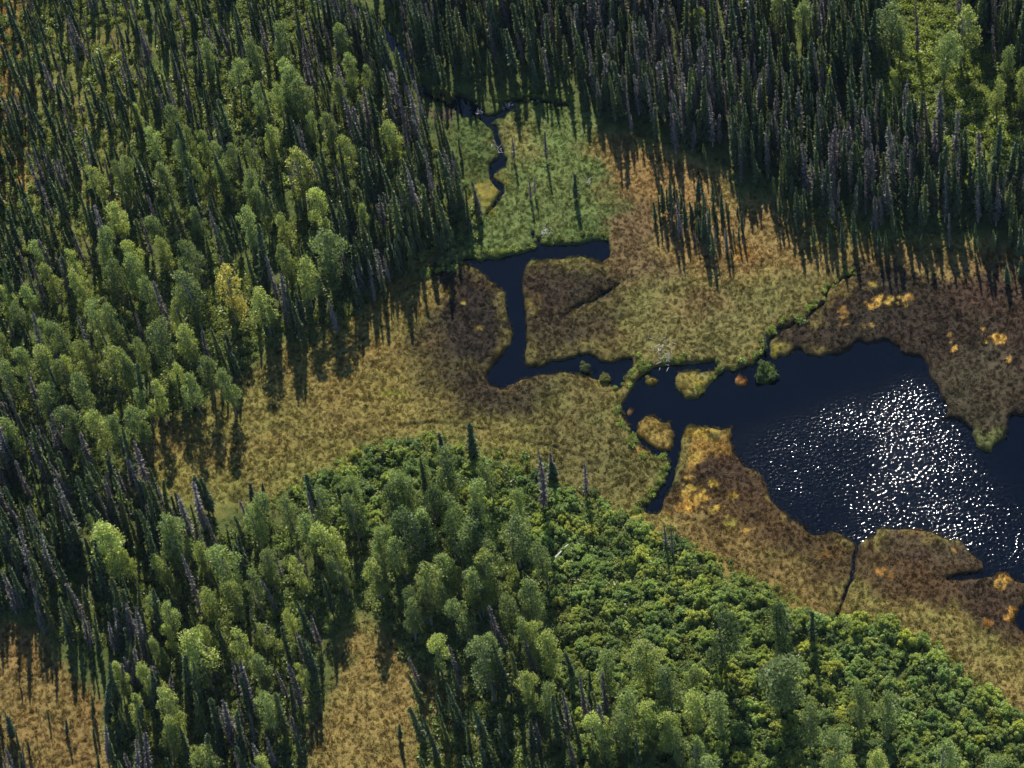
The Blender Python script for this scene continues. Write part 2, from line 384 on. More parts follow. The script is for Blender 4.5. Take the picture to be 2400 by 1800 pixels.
def water_mat():
    mt, nt, out = new_mat('dark_water'); L = nt.links.new
    a = N(nt, 'ShaderNodeAttribute', attribute_name='ripple')
    tc = N(nt, 'ShaderNodeNewGeometry')
    mp = N(nt, 'ShaderNodeMapping'); mp.inputs['Scale'].default_value = (1, 1.3, 1); L(tc.outputs['Position'], mp.inputs[0])
    no = N(nt, 'ShaderNodeTexNoise'); no.inputs['Scale'].default_value = 2.5; no.inputs['Detail'].default_value = 2.0; no.inputs['Roughness'].default_value = .55
    L(mp.outputs[0], no.inputs['Vector'])
    p = N(nt, 'ShaderNodeBsdfPrincipled'); L(mapr(nt, a.outputs['Fac'], .01, .08, .03, .07), p.inputs['Roughness'])
    p.inputs['Base Color'].default_value = (.0002, .0008, .0030, 1)
    p.inputs['IOR'].default_value = 1.333
    bp = N(nt, 'ShaderNodeBump'); bp.inputs['Distance'].default_value = .26
    L(a.outputs['Fac'], bp.inputs['Strength']); L(no.outputs[0], bp.inputs['Height']); L(bp.outputs[0], p.inputs['Normal'])
    L(p.outputs[0], out.inputs[0]); return mt
M_GROUND, M_WATER = ground_mat(), water_mat()

# ------------------------------------------------------------------ mesh helpers
def mesh_from(name, V, F, mat, cols=None):
    """V (n,3) float, F (m,k) int with k = 3 or 4"""
    me = bpy.data.meshes.new(name)
    V = np.asarray(V, np.float32); F = np.asarray(F, np.int32)
    k = F.shape[1]
    me.vertices.add(len(V)); me.vertices.foreach_set('co', V.ravel())
    me.loops.add(F.size); me.loops.foreach_set('vertex_index', F.ravel())
    me.polygons.add(len(F)); me.polygons.foreach_set('loop_start', np.arange(len(F), dtype=np.int32) * k)
    me.update(calc_edges=True)
    if mat: me.materials.append(mat)
    return me
def link(name, me, parent=None, **props):
    o = bpy.data.objects.new(name, me); C.objects.link(o)
    if parent is not None: o.parent = parent
    for k, v in props.items(): o[k] = v
    return o

# ------------------------------------------------------------------ ground sheet
def land_height(x, y, px, py):
    warp = 3.2
    wx = px + warp * (fbm(x * .9, y * .9, 51, 3) - .5) * 4; wy = py + warp * (fbm(x * .9, y * .9, 61, 3) - .5) * 4
    inside = (px > -155) & (px < 2635) & (py > -155) & (py < 1955)
    w = np.where(inside, RW.sample(wat, wx, wy), 0)
    ws = np.where(inside, RW.sample(wat_soft, wx, wy), 0)
    t = np.where(inside, RW.sample(trl, wx, wy), 0)
    tus = fbm(x * 1.5, y * 1.8, 5, 3)
    fine = vnoise(x * 3.9, y * 4.3, 8)
    big = fbm(x * .12, y * .12, 9, 2)
    h = .22 + .25 * big + .16 * np.clip(tus - .3, 0, 1) + .09 * fine
    h = h * (1 - .75 * np.clip(ws * 1.8, 0, 1)) + .03
    h = h - .12 * t
    h = h * (1 - w) - .9 * w
    return h, w, t, wx, wy
CELL = .17
gx = np.arange(-82, 84, CELL); gy = np.arange(-72, 84, CELL)
GX, GY = np.meshgrid(gx, gy)
PX, PY = pix(np.stack([GX, GY, np.full(GX.shape, .25)], -1))
H, WM, TR, WX, WY = land_height(GX, GY, PX, PY)
wx = PX + 90 * (fbm(GX * .3, GY * .3, 21, 5) - .5) + 30 * (vnoise(GX * 1.7, GY * 1.7, 23) - .5); wy = PY + 90 * (fbm(GX * .3, GY * .3, 31, 5) - .5) + 30 * (vnoise(GX * 1.7, GY * 1.7, 33) - .5)
COL = RA.sample(base, wx, wy)
for bx, by, rx, ry, c in BLOBS:
    q = ((PX - bx) / rx) ** 2 + ((PY - by) / ry) ** 2
    sel = q < 4
    n = fbm(GX[sel] * 2.2, GY[sel] * 2.2, 77, 3)
    a = np.clip((1.0 + (n - .5) * 4.5 - q[sel]) * 1.2, 0, 1)[:, None]
    COL[sel] = COL[sel] * (1 - a) + srgb(c) * (.86, .98, .5) * a
for poly, c in ISLETS:
    P = np.array(poly); x0, y0 = P.min(0) - 6; x1, y1 = P.max(0) + 6
    sel = (PX > x0) & (PX < x1) & (PY > y0) & (PY < y1)
    COL[sel] = srgb(c) * (.75 + .5 * fbm(GX[sel] * .8, GY[sel] * .8, 78, 3))[:, None]
# patchy mosses of other colours in the fens
pm = fbm(GX * .5, GY * .6, 41, 4)
pm2 = fbm(GX * .22, GY * .3, 43, 4)
COL = COL * (0.86 + .28 * pm)[..., None]
band = vnoise(GX * .22 + GY * .12, GY * 1.1 - GX * .25, 45)
COL *= (.9 + .2 * band)[..., None]
COL *= (1 - .45 * np.clip((fbm(GX * .9, GY * 1.2, 47, 3) - .64) * 7, 0, 1))[..., None]
COL[..., 0] *= .9 + .24 * pm2; COL[..., 1] *= 1.06 - .12 * pm2
COL *= (1 - .55 * TR)[..., None]
lum = (COL @ np.array([.3, .6, .1]))[..., None]
COL = np.clip((COL * .84 + lum * .16) * (.80, .87, .70), 0, .8)
ws_ = np.where((PX > -155) & (PX < 2635) & (PY > -155) & (PY < 1955), RW.sample(wat_soft, WX, WY), 0)
COL *= (1 - .35 * np.clip(ws_ * 3, 0, 1))[..., None]
ny, nx = GX.shape
idx = np.arange(ny * nx).reshape(ny, nx)
F = np.stack([idx[:-1, :-1], idx[:-1, 1:], idx[1:, 1:], idx[1:, :-1]], -1).reshape(-1, 4)
V = np.stack([GX, GY, H], -1).reshape(-1, 3)
ring = []
big_ = [(-6000, -6000), (6000, -6000), (6000, 6000), (-6000, 6000)]
nV = len(V)
V = np.vstack([V, [(x, y, .3) for x, y in big_]])
# skirt to the horizon, sharing the fine sheet's four sides
sides = [idx[0, :], idx[:, -1], idx[-1, ::-1], idx[::-1, 0]]
sk = []
for k, s in enumerate(sides):
    a, b = nV + k, nV + (k + 1) % 4
    s = s[::8] if (len(s) - 1) % 8 == 0 else np.append(s[::8], s[-1])
    mid = len(s) // 2
    # fan as triangles written as degenerate-free quads is not possible, so triangles go in a second list
    for i in range(len(s) - 1):
        sk.append((s[i], a if i < mid else b, s[i + 1]))
    sk.append((s[mid], a, b))
me = bpy.data.meshes.new('ground')
Vf = V.astype(np.float32)
me.vertices.add(len(Vf)); me.vertices.foreach_set('co', Vf.ravel())
sk = np.array(sk, np.int32)
loops = np.concatenate([F.ravel(), sk.ravel()]).astype(np.int32)
me.loops.add(len(loops)); me.loops.foreach_set('vertex_index', loops)
me.polygons.add(len(F) + len(sk))
me.polygons.foreach_set('loop_start', np.concatenate([np.arange(len(F)) * 4, len(F) * 4 + np.arange(len(sk)) * 3]).astype(np.int32))
me.update(calc_edges=True)
me.materials.append(M_GROUND)
ca = me.color_attributes.new('Col', 'FLOAT_COLOR', 'POINT')
cc = np.ones((len(Vf), 4), np.float32)
cc[:nV, :3] = COL.reshape(-1, 3); cc[nV:, :3] = srgb((92, 98, 46)) * 1.1
ca.data.foreach_set('color', cc.ravel())
me.polygons.foreach_set('use_smooth', np.ones(len(me.polygons), bool))
link('ground', me, kind='structure')

# lookups for placing things
def ground_at(x, y, arr=H):
    i = np.clip(((np.asarray(y) - gy[0]) / CELL).astype(int), 0, ny - 1); j = np.clip(((np.asarray(x) - gx[0]) / CELL).astype(int), 0, nx - 1)
    return arr[i, j]

# ------------------------------------------------------------------ water sheet
wgx = np.arange(-30, 84, .5); wgy = np.arange(-40, 84, .5)
AX, AY = np.meshgrid(wgx, wgy)
wpx, wpy = pix(np.stack([AX, AY, np.zeros(AX.shape)], -1))
WIND = [(1712,990),(1790,985),(1880,960),(1980,925),(2080,905),(2130,870),(2185,880),(2230,930),(2270,1010),(2320,1100),(2420,1190),(2700,1300),(2500,1375),(2380,1375),(2290,1350),(1950,1400),(1760,1200),(1700,1080)]
win = RA.poly(WIND, 50)
rip = RA.sample(win, wpx, wpy)
rip = .003 + np.clip(rip * (0.75 + .7 * fbm(AX * .18, AY * .18, 90, 3)), 0, 1.2) * (.118 + .14 * np.clip((wpx - 1750) / 600, 0, 1.3))
iy, ix = AX.shape
ii = np.arange(iy * ix).reshape(iy, ix)
Fw = np.stack([ii[:-1, :-1], ii[:-1, 1:], ii[1:, 1:], ii[1:, :-1]], -1).reshape(-1, 4)
mw = mesh_from('water', np.stack([AX, AY, np.zeros(AX.shape)], -1).reshape(-1, 3), Fw, M_WATER)
ra = mw.attributes.new('ripple', 'FLOAT', 'POINT'); ra.data.foreach_set('value', rip.astype(np.float32).ravel())
link('water', mw, kind='structure')
rng = np.random.default_rng(7)

# ------------------------------------------------------------------ plant shapes
def cards(c, u, v):
    """quads from centres c with half axes u, v, slightly folded"""
    n = len(c)
    Vv = np.stack([c - u - v, c + u - v * .7, c + u * 1.1 + v * .6, c - u * .8 + v], 1).reshape(-1, 3)
    return Vv, np.arange(n * 4).reshape(n, 4)
def rand_dir(n, r):
    d = r.normal(size=(n, 3)); return d / np.linalg.norm(d, axis=1, keepdims=True)
def leafcloud(c, size, r, flat=.0):
    n = len(c)
    a = rand_dir(n, r); b = np.cross(a, rand_dir(n, r)); b /= np.linalg.norm(b, axis=1, keepdims=True) + 1e-9
    a[:, 2] *= 1 - flat; b[:, 2] *= 1 - flat
    s = (size * (.6 + .8 * r.random(n)))[:, None] * .5
    return cards(c, a * s, b * s * .75)
def tube(path, rad, seg=6):
    path = np.asarray(path, float); n = len(path)
    V = []; 
    for i in range(n):
        t = path[min(i + 1, n - 1)] - path[max(i - 1, 0)]; t = t / (np.linalg.norm(t) + 1e-9)
        a = np.cross(t, (0.31, .95, .02) if abs(t[1]) < .9 else (1, 0, 0)); a /= np.linalg.norm(a); b = np.cross(t, a)
        for k in range(seg):
            an = 2 * math.pi * k / seg
            V.append(path[i] + rad[i] * (math.cos(an) * a + math.sin(an) * b))
    F = [(i * seg + k, i * seg + (k + 1) % seg, (i + 1) * seg + (k + 1) % seg, (i + 1) * seg + k) for i in range(n - 1) for k in range(seg)]
    return np.array(V), np.array(F)
def join(parts):
    Vs, Fs, o = [], [], 0
    for V, F in parts:
        Vs.append(V); Fs.append(F + o); o += len(V)
    return np.vstack(Vs), np.vstack(Fs)

def spruce_shapes(seed, dead=False):
    """a 10 m tall narrow spruce: trunk parts, crown parts"""
    r = np.random.default_rng(seed)
    Ht = 10.0; Rm = .62 if not dead else .56
    bend = r.normal(size=2) * .12
    def axis(t): return np.stack([bend[0] * np.sin(t * 3.0) , bend[1] * np.sin(t * 2.4), t * Ht], -1)
    t = np.linspace(0, 1, 9)
    trunk = [tube(axis(t), .10 * (1 - t) ** .8 + .015, 6)]
    parts = []
    nz = int(r.integers(44, 62)); rag = r.uniform(.15, .5)
    club = r.random() < .45
    for z in np.linspace(.10 if not dead else .12, .985, nz):
        if dead and r.random() < .12: continue
        prof = Rm * (1 - z) ** .62 * (.35 + .65 * min(1, (z - .05) / .22))
        if club and z > .8: prof = max(prof, Rm * .42 * (1 - ((z - .9) / .11) ** 2 * .6))
        prof *= 1 + rag * (r.random() - .5) * 1.6
        prof = max(prof, .06)
        nb = int(r.integers(5, 8))
        an = r.random() * 6.28 + np.arange(nb) * 6.28 / nb + r.normal(size=nb) * .25
        ln = prof * (.65 + .6 * r.random(nb))
        d = np.stack([np.cos(an), np.sin(an), np.full(nb, -.35) + .2 * r.normal(size=nb)], -1)
        c0 = axis(np.full(nb, z)) + r.normal(size=(nb, 3)) * .03
        side = np.stack([-np.sin(an), np.cos(an), r.normal(size=nb) * .5], -1)
        upv = np.cross(d, side)
        for f in ((.3, .95) if not dead else (.35, .9)):
            c = c0 + d * (ln * f)[:, None]
            hw = (.075 + .10 * prof) if not dead else .05 + .05 * prof
            sd_ = side * np.cos(r.normal(size=nb) * .7)[:, None] + upv * np.sin(r.normal(size=nb) * .7)[:, None]
            parts.append(cards(c, d * (ln * .38 + .06)[:, None], sd_ * hw * (.6 + .8 * r.random(nb))[:, None]))
        # drooping tips
        c = c0 + d * ln[:, None] * .9
        c[:, 2] -= .05
        k = r.random(nb) < (.75 if not dead else .6)
        if k.any():
            dn = np.stack([d[:, 0] * .4, d[:, 1] * .4, np.full(nb, -1.0)], -1)
            parts.append(cards(c[k], dn[k] * (.13 if not dead else .16), side[k] * (.08 if not dead else .028)))
    parts.append(cards(axis(np.full(3, .985)), np.tile((0, 0, .22), (3, 1)) , np.array([(.05, 0, 0), (0, .05, 0), (.035, .035, 0)])))
    return trunk, parts

def birch_shapes(seed, kind=0):
    """10 m tall broadleaf: clumpy crown of 1.9 m radius over a pale trunk"""
    r = np.random.default_rng(seed)
    Ht, Rc = 10.0, 1.75
    t = np.linspace(0, 1, 7)
    bend = r.normal(size=2) * .25
    axis = lambda q: np.array([bend[0] * math.sin(q * 2), bend[1] * math.sin(q * 2.5), q * Ht * .86])
    trunk = [tube([axis(q) for q in t], .13 * (1 - t) ** .7 + .02, 6)]
    lobes = []
    nl = int(r.integers(12, 19)); flat = r.uniform(.75, 1.15); skew = r.normal(size=2) * .35
    for i in range(nl):
        z = .26 + .70 * ((i + .5) / nl) ** .85
        env = Rc * (1 - ((z - .56) / .44) ** 2) ** .5 if z > .56 else Rc * (.62 + .38 * (z - .3) / .26)
        an = i * 2.4 + r.normal() * .8
        q = env * (.25 + .5 * r.random()) * (1 if z < .9 else .4)
        c = axis(z / .86 * .98 if z < .8 else .9) * (1, 1, 0) + np.array([math.cos(an) * q, math.sin(an) * q, z * Ht - .35])
        s = (.45 + .5 * r.random()) * (.8 + .35 * (1 - z)); c[:2] += skew * (z - .4) * 2
        lobes.append((c, s * (1.0 if kind == 0 else .85)))
        st = axis(max(.1, z / .86 - .28))
        mid = (st + c) / 2 + r.normal(size=3) * .1
        trunk.append(tube([st, mid, c], [.045, .03, .012], 5))
    pts, sz = [], []
    for c, s in lobes:
        # sprays hanging from each limb end
        n = int(290 * s * s)
        d = rand_dir(n, r); d[:, 2] = np.where(d[:, 2] < 0, d[:, 2] * .9, d[:, 2])
        rad = s * (.45 + .6 * r.random(n) ** .6)
        p = c + d * rad[:, None] * (1, 1, 1.15)
        pts.append(p); sz.append(np.full(n, .19))
        m_ = int(60 * s)
        d = rand_dir(m_, r)
        pp = c + d * (s * (1.05 + .3 * r.random(m_)))[:, None]
        pp[:, 2] -= .3 * r.random(m_)
        pts.append(pp); sz.append(np.full(m_, .13))
    P = np.vstack(pts); S = np.concatenate(sz)
    return trunk, [leafcloud(P, S, r)]

def shrub_shapes(seed):
    """2 m wide, 1.8 m tall alder or willow bush of many leafy shoots of uneven height"""
    r = np.random.default_rng(seed)
    stems, pts, S_ = [], [], []
    kind = seed % 3
    nl = (17, 12, 22)[kind]
    for i in range(nl):
        an = i * 2.4 + r.normal() * .6; q = .85 * math.sqrt((i + .2) / nl) * r.uniform(.75, 1.15)
        top = (1.25, 1.55, 1.0)[kind] * r.uniform(.7, 1.2) - .6 * q * q
        c = np.array([math.cos(an) * q, math.sin(an) * q, max(.3, top)])
        stems.append(tube([(0, 0, -.1), c * (.5, .5, .55), c], [.03, .02, .008], 4))
        s = r.uniform(.15, .32)
        n = int(620 * s * (.8 + s))
        d = rand_dir(n, r); d[:, 2] = np.abs(d[:, 2]) * 1.5 - .5
        pts.append(c + d * (s * (.2 + .95 * r.random(n) ** .7))[:, None] * (1, 1, (1.1, 1.7, 1.0)[kind]))
        S_.append(np.full(n, (.13, .11, .15)[kind]))
    for k in range(2):
        an = r.random() * 6.28
        stems.append(tube([(0, 0, 0), (math.cos(an) * .4, math.sin(an) * .4, 1.0), (math.cos(an) * .6, math.sin(an) * .6, 1.8)], [.025, .02, .01], 4))
    return stems, [leafcloud(np.vstack(pts), np.concatenate(S_), r, .15)]

def tuft_shapes(seed, n=26, h=.42, w=.05, spread=.2):
    r = np.random.default_rng(seed)
    an = r.random(n) * 6.28; q = spread * r.random(n) ** .5
    b = np.stack([np.cos(an) * q, np.sin(an) * q, np.full(n, -.05)], -1)
    lean = np.stack([np.cos(an) * .3 * r.random(n), np.sin(an) * .3 * r.random(n), np.ones(n)], -1)
    tp = b + lean * (h * (.5 + .6 * r.random(n)))[:, None]
    a2 = r.random(n) * 6.28
    s = np.stack([np.cos(a2), np.sin(a2), np.zeros(n)], -1) * w * .5
    V = np.stack([b - s, b + s, tp + s * .5, tp - s * .5], 1).reshape(-1, 3)
    return V, np.arange(n * 4).reshape(n, 4)

def pair(fn, n, seed, tm, cm, name, **kw):
    out = []
    for i in range(n):
        t, c = fn(seed + i, **kw)
        out.append((mesh_from(name + '_trunk', *join(t), tm), mesh_from(name + '_crown', *join(c), cm)))
    return out
SPR = pair(spruce_shapes, 14, 100, M_SBARK, M_SPRUCE, 'spruce')
DED = pair(spruce_shapes, 11, 200, M_GBARK, M_DEAD, 'dead_spruce', dead=True)
BIR = pair(birch_shapes, 14, 300, M_BBARK, M_LEAF, 'birch')
SHR = pair(shrub_shapes, 7, 400, M_SBARK, M_SHRUB, 'shrub')
TUF = [mesh_from('tuft', *tuft_shapes(500 + i), M_GRASS) for i in range(5)]
SPRIG = []
for i in range(4):
    r_ = np.random.default_rng(600 + i)
    P_ = rand_dir(90, r_) * (r_.random((90, 1)) ** .5) * (.45, .45, .38) + (0, 0, .3)
    SPRIG.append(mesh_from('sprig', *leafcloud(P_, np.full(90, .15), r_), M_SHRUB))

# ------------------------------------------------------------------ scattering (only for what nobody could count)
def library(name, meshes):
    col = bpy.data.collections.new(name)
    for i, me_ in enumerate(meshes):
        col.objects.link(bpy.data.objects.new('%s_%02d' % (name, i), me_))
    return col
def merged(pairs, name):
    out = []
    for tm, cm in pairs:
        me_ = bpy.data.meshes.new(name)
        a, b = len(tm.vertices), len(cm.vertices)
        va = np.empty(a * 3, np.float32); tm.vertices.foreach_get('co', va); vb = np.empty(b * 3, np.float32); cm.vertices.foreach_get('co', vb)
        la = np.empty(len(tm.loops), np.int32); tm.loops.foreach_get('vertex_index', la); lb = np.empty(len(cm.loops), np.int32); cm.loops.foreach_get('vertex_index', lb)
        F_ = np.concatenate([la, lb + a]).reshape(-1, 4)
        me_ = mesh_from(name, np.concatenate([va, vb]).reshape(-1, 3), F_, tm.materials[0])
        me_.materials.append(cm.materials[0])
        mi = np.zeros(len(F_), np.int32); mi[len(la) // 4:] = 1
        me_.polygons.foreach_set('material_index', mi)
        out.append(me_)
    return out
def scatter(name, P, rot, scl, tint, pick, lib, **props):
    me_ = bpy.data.meshes.new(name)
    n = len(P)
    me_.vertices.add(n); me_.vertices.foreach_set('co', np.asarray(P, np.float32).ravel())
    def attr(nm, ty, key, val):
        a_ = me_.attributes.new(nm, ty, 'POINT'); a_.data.foreach_set(key, np.ascontiguousarray(val).ravel())
    attr('rot', 'FLOAT_VECTOR', 'vector', np.asarray(rot, np.float32))
    attr('scl', 'FLOAT_VECTOR', 'vector', np.asarray(scl, np.float32))
    attr('pick', 'INT', 'value', np.asarray(pick, np.int32))
    attr('tint', 'FLOAT_COLOR', 'color', np.hstack([np.asarray(tint), np.ones((n, 1))]).astype(np.float32))
    o = link(name, me_, **props)
    ng = bpy.data.node_groups.new(name + '_nodes', 'GeometryNodeTree')
    ng.interface.new_socket('Geometry', in_out='INPUT', socket_type='NodeSocketGeometry')
    ng.interface.new_socket('Geometry', in_out='OUTPUT', socket_type='NodeSocketGeometry')
    gi, go = ng.nodes.new('NodeGroupInput'), ng.nodes.new('NodeGroupOutput')
    ip = ng.nodes.new('GeometryNodeInstanceOnPoints')
    ci = ng.nodes.new('GeometryNodeCollectionInfo'); ci.inputs[0].default_value = lib
    ci.inputs['Separate Children'].default_value = True; ci.inputs['Reset Children'].default_value = True
    def na(nm, ty):
        x = ng.nodes.new('GeometryNodeInputNamedAttribute'); x.data_type = ty; x.inputs[0].default_value = nm; return x.outputs[0]
    ng.links.new(gi.outputs[0], ip.inputs['Points'])
    ng.links.new(ci.outputs[0], ip.inputs['Instance'])
    ip.inputs['Pick Instance'].default_value = True
    ng.links.new(na('pick', 'INT'), ip.inputs['Instance Index'])
    ng.links.new(na('rot', 'FLOAT_VECTOR'), ip.inputs['Rotation'])
    ng.links.new(na('scl', 'FLOAT_VECTOR'), ip.inputs['Scale'])
    ng.links.new(ip.outputs[0], go.inputs[0])
    md = o.modifiers.new('scatter', 'NODES'); md.node_group = ng
    return o

# ------------------------------------------------------------------ where the trees grow (bases, photo pixels)
ST = [  # outline of the bases, trees per m2, share of dead ones, height (m), spread, name of the stand
 ([(-500,-500),(700,-500),(740,20),(820,70),(900,150),(940,240),(760,330),(560,330),(380,420),(200,480),(90,560),(-500,640)], .32, .42, 6.0, 1.6, 'upper left corner'),
 ([(940,240),(1000,300),(1060,380),(1120,480),(1120,560),(1010,590),(960,640),(900,660),(860,700),(800,640),(760,500),(740,360)], .46, .45, 8.2, 2.0, 'stand west of the creek'),
 ([(760,330),(740,360),(760,500),(800,640),(860,700),(800,760),(700,760),(620,820),(560,870),(470,930),(340,980),(200,990),(-500,1000),(-500,640),(90,560),(200,480),(380,420),(560,330)], .22, .40, 8.6, 2.4, 'mixed birch wood on the left'),
 ([(-500,1000),(200,1010),(300,1110),(400,1200),(440,1290),(420,1500),(330,1640),(250,1560),(160,1500),(60,1440),(-500,1400)], .46, .45, 8.3, 2.2, 'lower left stand'),
 ([(250,1560),(330,1640),(440,1500),(620,1420),(760,1500),(740,1640),(690,1760),(700,2200),(240,2200),(250,1700)], .32, .48, 8.6, 2.0, 'bottom stand left of the glade'),
 ([(400,1200),(560,1250),(760,1200),(860,1180),(950,1300),(960,1440),(900,1460),(800,1470),(760,1500),(620,1420),(440,1500),(440,1290)], .20, .55, 8.6, 2.2, 'mixed wood below the meadow'),
 ([(860,1180),(1100,1180),(1200,1300),(1260,1520),(1100,1500),(960,1440),(950,1300)], .16, .5, 8.5, 2.0, 'mixed wood below the meadow'),
 ([(960,1440),(1100,1500),(1250,1520),(1420,1640),(1500,1760),(1560,2200),(1000,2200),(985,1700),(960,1580),(930,1500)], .30, .55, 9.0, 2.2, 'bottom centre stand'),
 ([(880,-500),(3000,-500),(3000,520),(2400,530),(2230,540),(2050,520),(1900,520),(1840,470),(1750,405),(1650,365),(1560,330),(1450,300),(1385,250),(1380,150),(1300,60),(1040,60),(990,150),(960,90),(900,0)], .55, .40, 8.7, 2.4, 'dense stand at top right'),
 ([(740,50),(840,62),(900,115),(950,180),(985,240),(960,290),(880,210),(790,130)], .75, .3, 7.4, 1.8, 'stand west of the creek'),
 ([(1010,590),(900,670),(820,750),(650,830),(560,890),(470,945),(340,1000),(300,1060),(270,1030),(300,960),(440,890),(520,830),(610,770),(760,690),(860,620),(960,540)], .42, .3, 8.6, 2.4, 'meadow edge on the left'),
 ([(960,90),(1040,60),(1300,60),(1380,150),(1395,250),(1310,212),(1200,206),(1120,208),(1060,225),(1010,195)], .34, .25, 8.6, 1.8, 'stand above the sedge flat'),
 ([(1750,420),(1840,470),(1900,520),(2050,520),(2230,540),(2400,530),(2700,560),(2700,640),(2400,630),(2250,610),(2060,600),(1960,620),(1850,600),(1790,520)], .26, .18, 4.6, 2.0, 'fringe of the top right forest'),
 ([(1510,470),(1600,470),(1700,490),(1760,520),(1735,600),(1690,610),(1640,600),(1590,580),(1540,540)], .62, .15, 4.4, 1.6, 'clump on the orange fen'),
 ([(1600,540),(1660,560),(1670,600),(1640,610),(1610,590)], .5, .2, 7.0, 1.0, 'clump on the orange fen'),
 ([(-500,1640),(-40,1650),(40,1720),(70,1780),(60,2200),(-500,2200)], .5, .2, 5.0, 1.2, 'bottom left corner'),
 ([(60,1480),(170,1580),(260,1680),(240,1800),(100,1700),(20,1560)], .12, .2, 2.4, .9, 'dry bottom left clearing'),
]
GAPS = [([(0,0),(1,0),(0,1)]),
        ([(2090,-140),(2260,-140),(2240,20),(2230,110),(2330,130),(2390,200),(2370,420),(2260,420),(2160,330),(2060,240)]),
        ([(785,1560),(840,1500),(905,1500),(945,1570),(975,1650),(990,1900),(745,1900),(760,1700)])]
def hero_lean(px, py):
    """forest on the left leans a little to the west"""
    pts = ((330, 190, -.03), (60, 500, -.05), (700, 370, -.02), (485, 830, -.03), (700, 1400, -.01), (130, 1290, -.06), (200, 1650, -.16), (60, 1800, -.18), (1000, 400, 0), (1365, 1650, 0), (1262, 1126, 0), (1100, 1500, .02), (2147, 70, .03), (2300, 400, .04), (1500, 300, 0))
    w = [1.0 / ((px - a) ** 2 + (py - b) ** 2 + 6000.0) ** 1.5 for a, b, _ in pts]
    return sum(q * c for q, (_, _, c) in zip(w, pts)) / sum(w)
cells = .62
jx, jy = np.meshgrid(np.arange(-92, 92, cells), np.arange(-78, 92, cells))
jx = (jx + (rng.random(jx.shape) - .5) * cells * .95).ravel(); jy = (jy + (rng.random(jy.shape) - .5) * cells * .95).ravel()
spx, spy = pix(np.stack([jx, jy, np.full(jx.shape, .3)], -1))
# ------------------------------------------------------------------ birches, read one by one: x, top y, crown width in enlarged quarters of the photo, tone
BL = []
def add(ox, oy, rows):
    for x, y, w, t in rows: BL.append((ox + x / 2.765, oy + y / 2.765, w / 2.765, t))
add(0, 0, [(1300,260,110,'g'),(1480,380,150,'g'),(1640,520,130,'g'),(1820,380,130,'g'),(1915,420,150,'g'),(1920,520,150,'g'),(1780,540,110,'g'),(1650,260,120,'d'),(1800,160,140,'d'),(2180,160,110,'g'),(2185,500,110,'g'),(1990,720,80,'g'),(2120,730,110,'g'),(1720,800,110,'y'),(1890,965,190,'yo'),(1610,920,90,'g'),(1130,915,120,'g'),(1290,850,90,'g'),(1190,810,90,'g'),(990,830,120,'g'),(790,990,100,'g'),(650,1060,120,'y'),(760,1060,120,'d'),(1040,1030,130,'g'),(1100,660,130,'d'),(850,670,70,'y'),(1290,1030,90,'g'),(1430,1050,120,'g'),(1590,1120,130,'g'),(2060,1240,150,'y'),(2080,1500,230,'d'),(735,1280,150,'y'),(1560,1380,150,'g'),(1830,1380,110,'y'),(840,1560,130,'y'),(640,1500,130,'g'),(1050,1540,110,'y'),(1250,1560,150,'d'),(480,1620,100,'y'),(1400,930,100,'g'),(1500,930,130,'d'),(1820,1600,120,'g'),(1000,1380,130,'d'),(1270,1330,110,'d'),(1670,1260,110,'d'),(250,1540,110,'g')])
add(800, 0, [(30,170,110,'g'),(45,350,110,'g'),(10,500,80,'y'),(305,770,140,'y'),(50,870,130,'y'),(120,1310,80,'g'),(170,400,90,'g')])
add(1600, 0, [(90,30,90,'y'),(590,0,130,'g'),(760,5,150,'g'),(1330,40,210,'d'),(1400,150,120,'d'),(1810,60,190,'y'),(1690,220,170,'g'),(2050,500,130,'y'),(2090,300,130,'g'),(2190,460,110,'y'),(1000,430,55,'y'),(1390,450,55,'y')])
add(0, 600, [(30,170,130,'y'),(170,190,110,'g'),(310,60,120,'y'),(515,100,140,'y'),(720,20,140,'d'),(845,0,140,'g'),(920,130,130,'d'),(1430,100,190,'o'),(1665,185,170,'y'),(1945,20,170,'y'),(270,370,130,'d'),(375,440,140,'d'),(600,300,150,'g'),(700,340,130,'d'),(1090,290,100,'y'),(1010,450,180,'d'),(1195,430,150,'y'),(30,480,100,'y'),(200,560,190,'y'),(540,560,120,'y'),(655,600,180,'y'),(395,640,100,'y'),(30,700,140,'g'),(830,640,110,'g'),(510,740,160,'d'),(1120,690,110,'y'),(1215,740,140,'g'),(415,930,180,'d'),(745,1020,140,'d'),(440,1110,90,'g'),(1630,1540,150,'g'),(1200,130,200,'d'),(880,560,110,'g'),(910,860,110,'g'),(100,290,120,'d')])
add(0, 1200, [(690,50,240,'y'),(1110,20,200,'g'),(1090,150,150,'g'),(560,30,80,'y'),(2000,20,160,'g'),(2135,110,180,'y'),(1285,215,120,'y'),(1410,230,210,'g'),(1710,270,130,'g'),(1900,310,120,'y'),(1055,280,120,'y'),(1095,370,90,'y'),(825,280,90,'y'),(1325,450,140,'y'),(1490,455,130,'y'),(1630,430,130,'d'),(1020,530,110,'g'),(1090,590,130,'g'),(1345,700,120,'y'),(1730,680,140,'y'),(1845,620,90,'y'),(1270,800,250,'y'),(1560,800,150,'y'),(1655,900,150,'g'),(770,970,110,'y'),(990,1020,140,'y'),(1110,730,90,'y'),(915,1200,120,'y'),(1075,1190,180,'y'),(1065,1370,150,'y'),(1335,1540,170,'y'),(1705,1575,140,'y'),(1020,820,90,'g'),(1960,980,80,'y'),(2180,280,130,'d'),(1700,1180,160,'g')])
add(800, 600, [(655,1260,180,'d'),(830,1480,170,'g'),(1130,1500,110,'g'),(420,1450,150,'g'),(940,1330,120,'g')])
